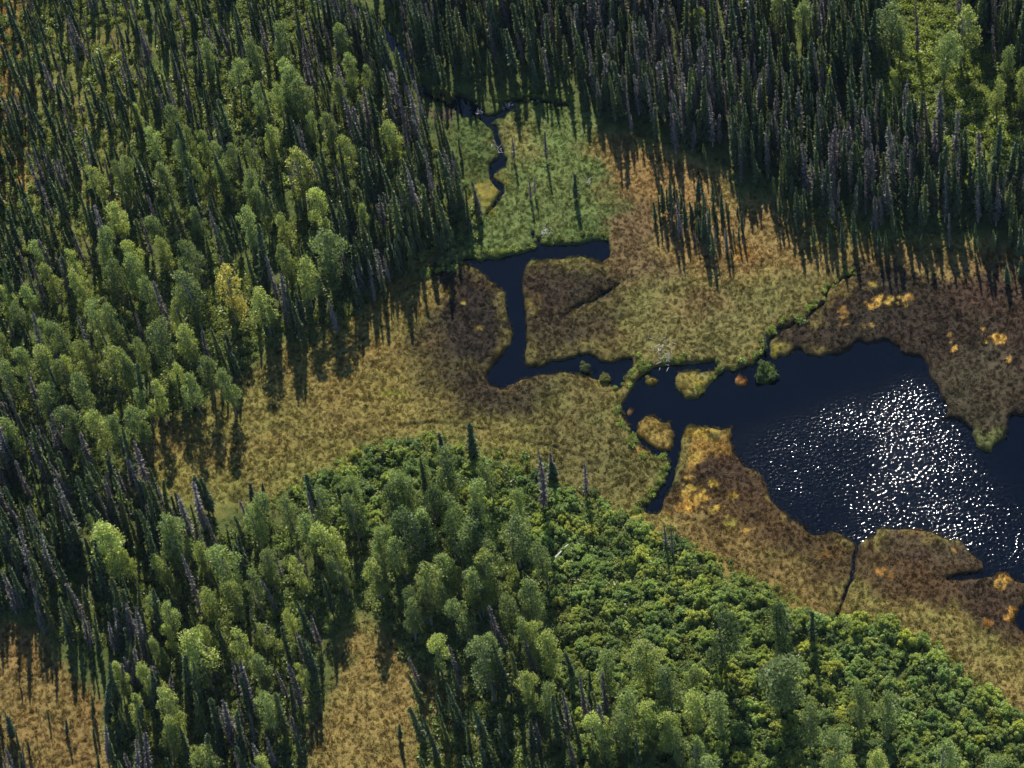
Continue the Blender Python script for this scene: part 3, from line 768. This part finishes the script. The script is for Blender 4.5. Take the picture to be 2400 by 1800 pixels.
add(800, 1200, [(490,380,220,'y'),(890,270,190,'y'),(740,365,90,'y'),(845,450,120,'y'),(1195,460,190,'g'),(225,270,110,'g'),(1090,-10,230,'d'),(1285,190,160,'d'),(570,770,150,'y'),(1230,700,140,'y'),(1325,770,170,'y'),(1190,830,100,'y'),(1195,1040,150,'y'),(1295,1130,130,'g'),(1945,850,230,'y'),(1705,930,160,'g'),(1805,1150,180,'g'),(2130,1030,210,'d'),(1660,1330,180,'y'),(1795,1310,170,'g'),(1960,1230,150,'y'),(2110,1280,150,'y'),(2190,1420,130,'g'),(650,450,130,'d'),(470,30,240,'D'),(850,0,220,'d'),(900,860,260,'d'),(700,0,150,'D')])
add(1600, 1200, [(255,610,250,'D'),(90,1130,200,'y'),(250,1170,200,'g'),(30,990,130,'d'),(620,880,330,'d'),(600,590,160,'D'),(1150,1160,150,'d'),(1330,1210,160,'d'),(1040,1380,220,'g'),(1300,1490,140,'y'),(1120,1600,160,'y'),(60,1490,150,'g'),(110,1570,200,'g'),(820,1270,150,'d'),(1700,1500,200,'g'),(2000,1560,180,'g')])
add(0, 0, [(x_, y_, w_, t_) for x_, y_, w_, t_ in [(2560,3020,170,'d'),(2500,3150,150,'d'),(2760,3100,170,'D'),(2900,3230,180,'d'),(2700,3300,190,'g'),(3080,3270,190,'D'),(2420,3380,150,'g'),(3000,3420,190,'g'),(2560,3480,150,'g'),(3170,3520,170,'d'),(2850,3560,170,'g'),(2400,3620,150,'y'),(3060,3700,170,'g'),(2700,3760,150,'d'),(3300,3800,170,'g'),(2960,3890,170,'d'),(2620,3900,130,'g'),(3420,4020,150,'g'),(3150,4080,160,'d'),(2250,3250,140,'d'),(2050,3180,150,'g'),(1850,3230,130,'g'),(1600,3300,140,'g'),(2700,2960,110,'g'),(2300,3090,130,'g'),(120,2250,130,'g'),(420,2350,130,'g'),(760,2330,140,'g'),(980,2480,130,'y'),(250,2520,150,'g'),(60,2700,150,'g'),(600,2650,160,'y'),(860,2620,150,'g'),(1300,2280,140,'d'),(1450,2420,130,'g')]])
BPOS = []
for bx, by, bw, _ in BL:
    h_ = float(np.clip(4.6 + bw * .082, 5.5, 12.0)); p_ = at(bx, by, h_); BPOS.append((p_[0], p_[1], bw / ppm(p_) / 2))
BPOS = np.array(BPOS)
trees = []
gapmask = np.zeros(len(jx), bool)
for g in GAPS: gapmask |= inpoly(spx, spy, g)
wet = is_water(spx, spy) & (spx > -150) & (spx < 2630) & (spy > -150) & (spy < 1950)
clump = fbm(jx * .22, jy * .12, 15, 3)
deadn = fbm(jx * .16, jy * .16, 19, 3)
for k, (poly, den, dead, h, sp, nm) in enumerate(ST):
    soft = RA.sample(RA.poly(poly, 46 if h > 5 else 20), spx, spy)
    sel = (soft > .12) & ~gapmask & ~wet
    pr = den * 1.35 * cells * cells * np.clip(.15 + 1.7 * clump, 0, 2) if h > 5 else np.full(len(jx), den * cells * cells)
    sel &= rng.random(len(jx)) < pr * np.clip(soft * 1.15, 0, 1)
    for i in np.nonzero(sel)[0]:
        q = (np.abs(BPOS[:, 0] - jx[i]) < BPOS[:, 2] * .9 + .4) & (jy[i] - BPOS[:, 1] > -4.5) & (jy[i] - BPOS[:, 1] < 1.0)
        if q.any() and rng.random() < .85: continue
        d = rng.random() < .8 * dead * np.clip((deadn[i] - .28) * 4.5, 0.05, 2.0)
        hh = max(1.3, (h * .86 + rng.normal() * sp * .65 + (rng.random() < .1) * 2.0) * (.55 + .45 * min(1, soft[i] * 1.3)))
        if spx[i] < 420 and spy[i] < 560 and rng.random() < .38 * (420 - spx[i]) / 420 + .1: continue
        trees.append((jx[i], jy[i], hh, bool(d), k))
print('spruces', len(trees))

SP_TINTS = np.array([(.078, .108, .044), (.092, .120, .046), (.068, .098, .046), (.125, .145, .050)])
DD_TINTS = np.array([(.165, .14, .125), (.20, .175, .155), (.135, .12, .105), (.155, .15, .115)])
def seen(px, py, mg=20): return (px > -mg) & (px < W0 + mg) & (py > -mg) & (py < H0 + mg)

def plant(kind, name, lib, i, x, y, z, h, wscale, tint, label, cat, group, lean=(0, 0), rz=0.0, base_h=10.0):
    e = bpy.data.objects.new(name, None); C.objects.link(e)
    e.empty_display_size = .3
    e.location = (x, y, z)
    e.rotation_euler = (lean[1], lean[0], rz)
    e['label'] = label; e['category'] = cat
    if group: e['group'] = group
    s = h / base_h
    e.scale = (s * wscale, s * wscale, s)
    t = bpy.data.objects.new('stem' if kind == 'shrub' else 'trunk', lib[i][0]); C.objects.link(t); t.parent = e
    c = bpy.data.objects.new('foliage' if kind == 'shrub' else 'crown', lib[i][1]); C.objects.link(c); c.parent = e
    c['tint'] = [float(v) for v in tint]
    return e

rest = {False: [], True: []}
chosen = {False: [], True: []}
for t in trees:
    x, y, h, d, k = t
    tp = (x, y, h); a, b = pix(tp)
    vis = seen(a, b) 
    chosen[d].append((h * ppm(tp) if vis else -1, t))
LONE = []
for d in (False, True):
    chosen[d].sort(key=lambda q: -q[0])
NKEEP = {False: 280, True: 270}
for d in (False, True):
    for n_, (s_, t) in enumerate(chosen[d]):
        x, y, h, _, k = t
        px_, py_ = pix((x, y, .3))
        ln = hero_lean(px_, py_)
        lean = (-ln + rng.normal() * .035, rng.normal() * .035)
        tint = (DD_TINTS if d else SP_TINTS)[rng.integers(4)] * rng.uniform(.85, 1.2)
        ws = rng.uniform(.5, .95) * (1.0 + .5 * max(0, (7 - h) / 7))
        i = int(rng.integers(len(DED) if d else len(SPR)))
        rz = 0.0
        if n_ < NKEEP[d] and s_ > 0:
            nm = ST[k][5]
            if d:
                plant('tree', 'dead_spruce', DED, i, x, y, ground_at(x, y) - .1, h, ws, tint,
                      'dead spruce with bare grey twigs, ' + nm, 'dead tree', 'dead grey spruces of the ' + nm, lean)
            else:
                plant('tree', 'black_spruce', SPR, i, x, y, ground_at(x, y) - .1, h, ws, tint,
                      'tall narrow dark green spruce, ' + nm, 'spruce', 'green spruces of the ' + nm, lean)
        else:
            rest[d].append((x, y, ground_at(x, y) - .1, lean[1], lean[0], rz, h / 10 * ws, h / 10, tint, i))
for d, nm, lab, lib in ((False, 'spruce_forest', 'mass of small dark green spruces filling the stands behind the larger ones', merged(SPR, 'spruce')),
                        (True, 'dead_spruce_forest', 'mass of thin dead grey spruces scattered through the stands', merged(DED, 'dead_spruce'))):
    q = rest[d]
    P = [(a[0], a[1], float(a[2])) for a in q]
    scatter(nm, P, [(a[3], a[4], a[5]) for a in q], [(a[6], a[6], a[7]) for a in q], [a[8] for a in q], [a[9] for a in q],
            library(nm + '_shapes', lib), kind='stuff', label=lab, category='forest')

# ------------------------------------------------------------------ the birches planted
TONE = {'g': (.21, .26, .10), 'y': (.295, .335, .11), 'd': (.17, .215, .085), 'D': (.080, .115, .044), 'o': (.38, .34, .10), 'yo': (.30, .32, .09)}
TN = {'g': 'mid green', 'y': 'bright yellow-green', 'd': 'dull grey-green', 'D': 'very dark green', 'o': 'golden orange', 'yo': 'yellow tinged'}
AREA = [('at top left', 0, 800, -99, 300), ('in the upper left wood', 0, 560, 300, 600), ('west of the creek', 560, 1000, 300, 620), ('at the left edge', 0, 240, 600, 800), ('above the long meadow', 240, 800, 600, 800),
        ('left of the meadow', 0, 800, 800, 1150), ('in the lower left', 0, 450, 1150, 1500), ('below the long meadow', 450, 800, 1150, 1500), ('near the bottom left', 0, 800, 1500, 1900), ('beside the upper creek', 800, 1050, -99, 620),
        ('at the top right', 1050, 2500, -99, 400), ('at the central thicket', 800, 1400, 1000, 1290), ('right of the glade', 800, 1400, 1290, 1850), ('at bottom right centre', 1400, 1790, 1290, 1900), ('in the lower right', 1790, 2500, 1290, 1900)]
def area_of(x, y):
    for i, (nm, x0, x1, y0, y1) in enumerate(AREA):
        if x0 <= x < x1 and y0 <= y < y1: return i
    return len(AREA) - 1
bins = {}
for b in BL: bins.setdefault((area_of(b[0], b[1]), b[3]), []).append(b)
ORD = ['leftmost', 'second from left', 'third from left', 'fourth from left', 'fifth from left', 'sixth from left', 'seventh from left', 'eighth from left', 'ninth from left', 'tenth from left', 'eleventh from left', 'twelfth from left', 'thirteenth from left', 'fourteenth from left', 'fifteenth from left', 'sixteenth from left']
NUMW = 'zero one two three four five six seven eight nine ten eleven twelve thirteen fourteen fifteen sixteen'.split()
nb_ = 0
for (ai, tone), lst in sorted(bins.items()):
    lst.sort(key=lambda q: q[0])
    for n_, (bx, by, bw, _) in enumerate(lst):
        sz_ = bw * 1.0
        h = float(np.clip(4.6 + sz_ * .082, 5.5, 12.0))
        if tone == 'D': h = 12.0
        p = at(bx, by, h)
        ln = hero_lean(bx, by) * .7
        x, y = p[0] + math.sin(ln) * h, p[1]
        wpx_ = bw / ppm(p)
        ws = wpx_ / (2 * 1.55) / (h / 10)
        if len(lst) == 1: lab = '%s birch %s, the only one of its tone there' % (TN[tone], AREA[ai][0])
        elif n_ == len(lst) - 1: lab = 'rightmost of %s %s birches %s' % (NUMW[len(lst)], TN[tone], AREA[ai][0])
        else: lab = '%s of %s %s birches %s' % (ORD[n_], NUMW[len(lst)], TN[tone], AREA[ai][0])
        if tone == 'o': lab = 'birch with yellow and gold leaves standing above the meadow'
        if tone == 'yo': lab = 'birch with yellowing leaf tips in the upper left wood'
        tint = np.array(TONE[tone]) * rng.uniform(.88, 1.15)
        plant('tree', 'birch_tree', BIR, nb_ % len(BIR), x, y, float(ground_at(x, y)) - .1, h, ws, tint, lab, 'birch', 'birches of the wood', (-ln + rng.normal() * .03, rng.normal() * .03), rng.random() * 6.28 if ln < .03 else 0.0)
        nb_ += 1
print('birches', nb_)

# ------------------------------------------------------------------ shrubs
THICKET = [(640,1185),(720,1135),(800,1085),(900,1040),(1000,1030),(1100,1065),(1150,1085),(1220,1085),(1300,1140),(1430,1190),(1480,1215),(1600,1275),(1720,1345),(1850,1405),(1890,1460),(1960,1470),(1990,1455),(2080,1455),(2200,1525),(2330,1630),(2450,1760),(2800,1950),(2800,2300),(1300,2300),(1330,1750),(1300,1500),(1290,1420),(1230,1330),(1100,1270),(860,1260),(750,1240)]
c2 = .82
sx_, sy_ = np.meshgrid(np.arange(-92, 92, c2), np.arange(-78, 60, c2))
sx_ = (sx_ + (rng.random(sx_.shape) - .5) * c2).ravel(); sy_ = (sy_ + (rng.random(sy_.shape) - .5) * c2).ravel()
a_, b_ = pix(np.stack([sx_, sy_, np.full(sx_.shape, .3)], -1))
sel = inpoly(a_, b_, THICKET) & (rng.random(len(sx_)) < np.where(a_ > 1250, .62, .5))
S = []
SH_T = np.array([(.26, .335, .09), (.21, .29, .085), (.32, .375, .09), (.17, .24, .075)])
edge = Raster(0, 900, 2600, 2000, 5); em = edge.poly(THICKET, 120)
for i in np.nonzero(sel)[0]:
    e_ = edge.sample(em, np.array([a_[i]]), np.array([b_[i]]))[0]
    s_ = rng.uniform(.42, .9) * (.75 if e_ < .6 else 1.0)
    if a_[i] > 1900 and 1460 < b_[i] < 1800 and e_ < .85: s_ *= 1.35
    g = fbm(np.array([sx_[i] * .2]), np.array([sy_[i] * .2]), 66, 3)[0]
    tint = SH_T[rng.integers(4)] * rng.uniform(.8, 1.15)
    if g > .6: tint = tint * (1.22, 1.1, .9)
    S.append([s_ * ppm((sx_[i], sy_[i], 0)) if seen(a_[i], b_[i] - 30, 0) else -1, sx_[i], sy_[i], s_, tint])
S.sort(key=lambda q: -q[0])
print('shrubs', len(S))
def shrub_label(x, y):
    a, b = pix((x, y, .3))
    if a > 1900: return 'rounded leafy alder bush in the thicket at the lower right', 'alder bushes of the lower right thicket'
    if a > 1300: return 'rounded leafy alder bush in the thicket between peninsula and bottom grove', 'alder bushes of the central right thicket'
    return 'leafy alder bush in the thicket below the long meadow', 'alder bushes below the long meadow'
rest_s = []
for n_, (s0, x, y, s_, tint) in enumerate(S):
    i = int(rng.integers(len(SHR)))
    if n_ < 230 and s0 > 0:
        lab, grp = shrub_label(x, y)
        plant('shrub', 'alder_bush', SHR, i, x, y, float(ground_at(x, y)) - .05, s_, rng.uniform(.9, 1.3), tint, lab, 'bush', grp, (0, 0), rng.random() * 6.28, 1.0)
    else:
        rest_s.append((x, y, float(ground_at(x, y)) - .05, s_, tint, i))
scatter('bush_thicket', [q[:3] for q in rest_s], [(0, 0, rng.random() * 6.28) for q in rest_s], [(q[3] * 1.15, q[3] * 1.15, q[3]) for q in rest_s], [q[4] for q in rest_s], [q[5] for q in rest_s],
        library('bush_shapes', merged(SHR, 'shrub')), kind='stuff', label='dense green mass of alder and willow bushes', category='thicket')

# ------------------------------------------------------------------ low ground cover nobody could count
def field(n, seed):
    r = np.random.default_rng(seed)
    x = r.uniform(-80, 82, n); y = r.uniform(-70, 82, n)
    px_, py_ = pix(np.stack([x, y, np.full(n, .3)], -1))
    k = seen(px_, py_, 60)
    x, y, px_, py_ = x[k], y[k], px_[k], py_[k]
    return x, y, px_, py_, ground_at(x, y), r
FEN_M = RA.poly(FEN, 10)
for _, c_ in ((0, 0),): pass
OPEN = FEN_M.copy()
for k in (1, 2, 3, 7, 9): OPEN = np.maximum(OPEN, RA.poly(PAINT[k][0], 10))
x, y, a, b, z, r = field(330000, 31)
op = RA.sample(OPEN, a, b)
k = ((z > .04) | ((z > -.32) & (r.random(len(x)) < .4))) & (r.random(len(x)) < .18 + .82 * op)
x, y, a, b, z = x[k], y[k], a[k], b[k], z[k]
tc_ = ground_at(x, y, COL) * r.uniform(.84, 1.16, (len(x), 1)) * 1.0
sc_ = r.uniform(.5, 1.1, len(x)) * (.75 + .3 * fbm(x * .3, y * .3, 12, 3))
print('tufts', len(x))
scatter('sedge_grass', np.stack([x, y, z], -1), np.stack([r.normal(size=len(x)) * .1, r.normal(size=len(x)) * .1, r.random(len(x)) * 6.28], -1),
        np.stack([sc_, sc_, np.where(z < .04, sc_ * 1.15, sc_ * .36)], -1), tc_, r.integers(0, 5, len(x)), library('tuft_shapes', TUF), kind='stuff', label='tufts of golden brown and green sedge over the open wetland', category='grass')

# leafy undergrowth between the trees and low bushes along the banks
x, y, a, b, z, r = field(90000, 32)
forest = np.zeros(len(x), bool)
for s in ST[:8]: forest |= inpoly(a, b, s[0])
dens = np.where(forest, .85 * (fbm(x * .2, y * .2, 71, 3) > .40) + .15, 0)
dens = np.where(inpoly(a, b, GAPS[1]), .8, dens)
dens = np.where(inpoly(a, b, THICKET), .9, dens)
fr = np.zeros(len(x))
for line, w in SHORE:
    fr = np.maximum(fr, np.clip((w + 4 - linedist(a, b, line)) / 5, 0, 1))
fr = np.maximum(fr, .7 * np.clip((22 - linedist(a, b, THICKET[:26])) / 14, 0, 1))
dens = np.maximum(dens, fr)
dens = np.where(a < 330, dens * .5, dens)
k = (z > .03) & (r.random(len(x)) < dens)
x, y, a, b, z, fr = x[k], y[k], a[k], b[k], z[k], fr[k]
g = fbm(x * .15, y * .15, 73, 3)[:, None]
tn = np.where((fr > .3)[:, None] | inpoly(a, b, GAPS[1])[:, None], np.array([(.22, .27, .06)]), np.array([(.13, .19, .055)]) * (1 - g) + np.array([(.22, .24, .06)]) * g) * r.uniform(.7, 1.25, (len(x), 1))
s_ = np.where(fr > .3, r.uniform(.45, .85, len(x)), r.uniform(.5, 1.5, len(x)))
print('undergrowth', len(x))
scatter('undergrowth', np.stack([x, y, z - .05], -1), np.stack([x * 0, x * 0, r.random(len(x)) * 6.28], -1), np.stack([s_, s_, s_ * .9], -1), tn, r.integers(0, 4, len(x)),
        library('sprig_shapes', SPRIG), kind='stuff', label='low leafy undergrowth under the trees and along the banks', category='undergrowth')

# ------------------------------------------------------------------ single trees in the open: top px, base px
def lone(kind, tx, ty, bx, by, wpx, label, tint=None):
    g = at(bx, by, .3)
    # height that puts the top at the pixel
    hs = np.linspace(1, 16, 120)
    q = np.stack([np.full(120, g[0]), np.full(120, g[1]), hs + .3], -1)
    u, v = pix(q)
    h = float(hs[np.argmin(np.abs(v - ty))])
    tp = at(tx, ty, h + .3)
    lean = (math.atan2(tp[0] - g[0], h), 0)
    ws = wpx / ppm(g) / 1.35 / (h / 10)
    lib = DED if kind == 'dead' else SPR
    nm = 'dead_spruce' if kind == 'dead' else 'black_spruce'
    if tint is None: tint = DD_TINTS[0] if kind == 'dead' else SP_TINTS[0]
    plant('tree', nm, lib, int(rng.integers(7)), g[0], g[1], float(ground_at(g[0], g[1])) - .05, h, ws, tint, label, 'dead tree' if kind == 'dead' else 'spruce', None, lean)
for row in [
 ('dead', 1199, 318, 1205, 378, 10, 'thin dark spruce snag near the left edge of the green sedge flat'),
 ('dead', 1277, 308, 1281, 378, 10, 'thin dark snag in the middle of the green sedge flat, tallest there'),
 ('dead', 1240, 425, 1243, 470, 9, 'left of two short thin snags in the lower part of the sedge flat'),
 ('dead', 1252, 415, 1254, 460, 8, 'right of two short thin snags in the lower part of the sedge flat'),
 ('green', 1347, 408, 1351, 470, 16, 'dark bushy spruce with a bare top at the right side of the sedge flat'),
 ('dead', 1262, 1060, 1274, 1200, 26, 'tall grey snag with short twigs rising from the north rim of the central thicket'),
 ('dead', 1370, 1085, 1374, 1165, 16, 'thin grey snag standing alone on the green fen left of the peninsula'),
 ('dead', 1290, 1062, 1296, 1120, 14, 'short grey snag just right of the tallest one at the thicket rim'),
 ('green', 1101, 996, 1112, 1090, 26, 'dark pointed spruce standing at the end of the trail above the thicket'),
 ('green', 1029, 1018, 1040, 1075, 18, 'small dark spruce left of the pointed one above the thicket'),
 ('green', 1292, 1085, 1296, 1125, 26, 'small bushy dark spruce at the north rim of the central thicket'),
 ('green', 1903, 1432, 1906, 1510, 20, 'narrow dark spruce at the fen edge below the ditch'),
 ('green', 1832, 1420, 1835, 1500, 34, 'dark broad spruce left of the narrow one at the fen edge'),
 ('dead', 1790, 765, 1796, 812, 7, 'bare thin snag beside the green bush at the lake inlet'),
 ('green', 2358, 625, 2362, 668, 16, 'small dark spruce alone on the fen near the right edge'),
 ('green', 2390, 610, 2393, 650, 14, 'small dark spruce closest to the right edge on the fen'),
 ('dead', 1555, 1228, 1560, 1290, 12, 'left of two thin snags at the thicket edge below the creek mouth'),
 ('dead', 1572, 1230, 1577, 1310, 9, 'right of two thin snags at the thicket edge below the creek mouth'),
 ('green', 155, 1690, 157, 1725, 10, 'tiny dark spruce in the dry clearing at the bottom left'),
 ('green', 936, 1700, 938, 1735, 12, 'tiny dark spruce in the dry glade at the bottom'),
 ('green', 455, 1118, 490, 1200, 24, 'dark leaning spruce at the lower edge of the long meadow, leftmost'),
 ('green', 470, 1122, 500, 1205, 20, 'dark leaning spruce beside the leftmost one at the meadow edge'),
 ('green', 586, 1132, 596, 1180, 18, 'small dark spruce at the lower edge of the long meadow'),
 ('green', 615, 1135, 620, 1200, 16, 'narrow dark spruce right of the small one at the meadow edge'),
 ('dead', 1360, 1600, 1372, 1700, 14, 'bare leaning snag left of two in the bottom centre stand'),
 ('dead', 1358, 1600 - 20, 1378, 1690, 12, 'slim bare snag in the bottom centre stand'),
 ('dead', 2143, 0, 2150, 138, 14, 'tall bare dark snag at the top right between birches'),
 ('dead', 2326, 60, 2330, 150, 12, 'bare dark snag beside the bright undergrowth at the top right'),
]: lone(*row)

# ------------------------------------------------------------------ fallen and bleached wood
def log(pts, rad, name, label, cat='log', branches=0):
    P = [at(px_, py_, .3) for px_, py_ in pts]
    P = [(p[0], p[1], float(ground_at(p[0], p[1])) + dz) for p, dz in zip(P, [.25 + .5 * (i % 2) for i in range(len(P))])]
    rd = np.linspace(rad, rad * .35, len(P))
    V_, F_ = tube(P, rd, 8)
    o = link(name, mesh_from(name, V_, F_, M_SNAG), label=label, category=cat)
    r = np.random.default_rng(len(label))
    if branches:
        for k in range(branches):
            q = np.array(P[0]) + (np.array(P[-1]) - P[0]) * r.random()
            d = rand_dir(1, r)[0]; d[2] = abs(d[2])
            link('branch', mesh_from('branch', *tube([q, q + d * .5, q + d * 1.1 + r.normal(size=3) * .2], [rad * .3, rad * .2, rad * .08], 5), M_SNAG), parent=o)
log([(1292,1322),(1330,1290),(1354,1268)], .14, 'fallen_trunk', 'bleached fallen trunk lying in the thicket left of the snag', branches=6)
log([(2188,1728),(2215,1720)], .2, 'fallen_trunk', 'short pale log lying in the thicket at the lower right')
log([(1084,1500),(1120,1510),(1165,1514)], .12, 'fallen_trunk', 'pale leaning trunk over the wood right of the dry glade', branches=4)
log([(1846,1590),(1855,1580),(1868,1576)], .12, 'fallen_trunk', 'curved bare white branch beside the big grey-green crown')
log([(1900,1535),(1906,1518)], .08, 'fallen_trunk', 'small pale stick at the fen edge below the narrow spruce')
log([(2290,75),(2320,90)], .14, 'fallen_trunk', 'pale fallen trunk in bright undergrowth at the top right', branches=3)
log([(2325,165),(2355,150)], .08, 'fallen_trunk', 'thin pale branch lying in undergrowth near the right edge at the top')
log([(815,70),(838,72)], .12, 'fallen_trunk', 'pale log on the bank of the shaded creek')
def driftwood(cx, cy, n, spread, label, seed):
    r = np.random.default_rng(seed)
    parts = []
    for k in range(n):
        g = at(cx + r.normal() * spread, cy + r.normal() * spread * .8, .3)
        d = rand_dir(1, r)[0]; d[2] = abs(d[2]) * .7 + .1
        L_ = r.uniform(.3, .8)
        p0 = np.array([g[0], g[1], max(.05, float(ground_at(g[0], g[1])))])
        parts.append(tube([p0, p0 + d * L_ * .5 + r.normal(size=3) * .06, p0 + d * L_], [.032, .025, .01], 5))
    link('brush_pile', mesh_from('brush_pile', *join(parts), M_SNAG), label=label, category='brush')
driftwood(1561, 845, 34, 9, 'tangle of bleached dead willow stems at the lake corner', 1)
driftwood(1552, 815, 20, 12, 'sparse bleached stems just above the lake corner tangle', 2)
driftwood(1273, 548, 22, 7, 'tangle of white dead stems at the channel north shore', 3)
driftwood(1189, 245, 16, 6, 'white dead stems on the bend of the upper pool', 4)
driftwood(1125, 260, 10, 4, 'white dead stems on the narrow neck of the upper pool', 5)
driftwood(1171, 345, 14, 7, 'white dead stems along the thin creek', 6)
driftwood(1384, 425, 12, 7, 'white dead stems along the right side of the sedge flat', 7)
driftwood(980, 160, 14, 14, 'pale dead stems on the bank of the shaded creek', 8)
driftwood(775, 8, 22, 16, 'bleached stems on the creek bank at the top edge', 9)

# bushes standing in or at the water
for i, (bx, by, wp, tone, lab) in enumerate([
 (1790, 860, 30, (.12, .16, .04), 'pale green willow bush on its islet in the lake inlet, largest lobe'),
 (1812, 880, 24, (.12, .16, .04), 'green willow bush on the lower side of the lake inlet islet'),
 (1780, 882, 22, (.10, .14, .04), 'green willow bush on the left side of the lake inlet islet'),
 (1370, 862, 26, (.12, .14, .035), 'small yellow-green bush on the islet in the side arm'),
 (1418, 886, 28, (.16, .16, .035), 'yellow bush on the second islet of the side arm'),
 (1052, 228, 38, (.17, .19, .035), 'low bright bush at the left end of the upper pool'),
 (1030, 222, 40, (.15, .18, .035), 'low bright bush left of the upper pool'),
]):
    p = at(bx, by, .5); w = wp / ppm(p)
    plant('shrub', 'willow_bush', SHR, i % len(SHR), p[0], p[1], max(.02, float(ground_at(p[0], p[1]))) - .05, w / 2.4, 1.25, tone, lab, 'bush', None, (0, 0), i, 1.0)

# ------------------------------------------------------------------ the air
hv, hf = [], [(0, 3, 2, 1), (4, 5, 6, 7), (0, 1, 5, 4), (1, 2, 6, 5), (2, 3, 7, 6), (3, 0, 4, 7)]
for z_ in (-2.0, 235.0):
    hv += [(-6100, -6100, z_), (6100, -6100, z_), (6100, 6100, z_), (-6100, 6100, z_)]
mt, nt, out = new_mat('air')
pv = N(nt, 'ShaderNodeVolumePrincipled')
pv.inputs['Color'].default_value = (.5, .72, 1.0, 1); pv.inputs['Density'].default_value = .000028; pv.inputs['Anisotropy'].default_value = .0
nt.links.new(pv.outputs[0], out.inputs['Volume'])
link('haze', mesh_from('haze', hv, hf, mt), kind='stuff', label='thin bluish haze in the air over the forest', category='haze')
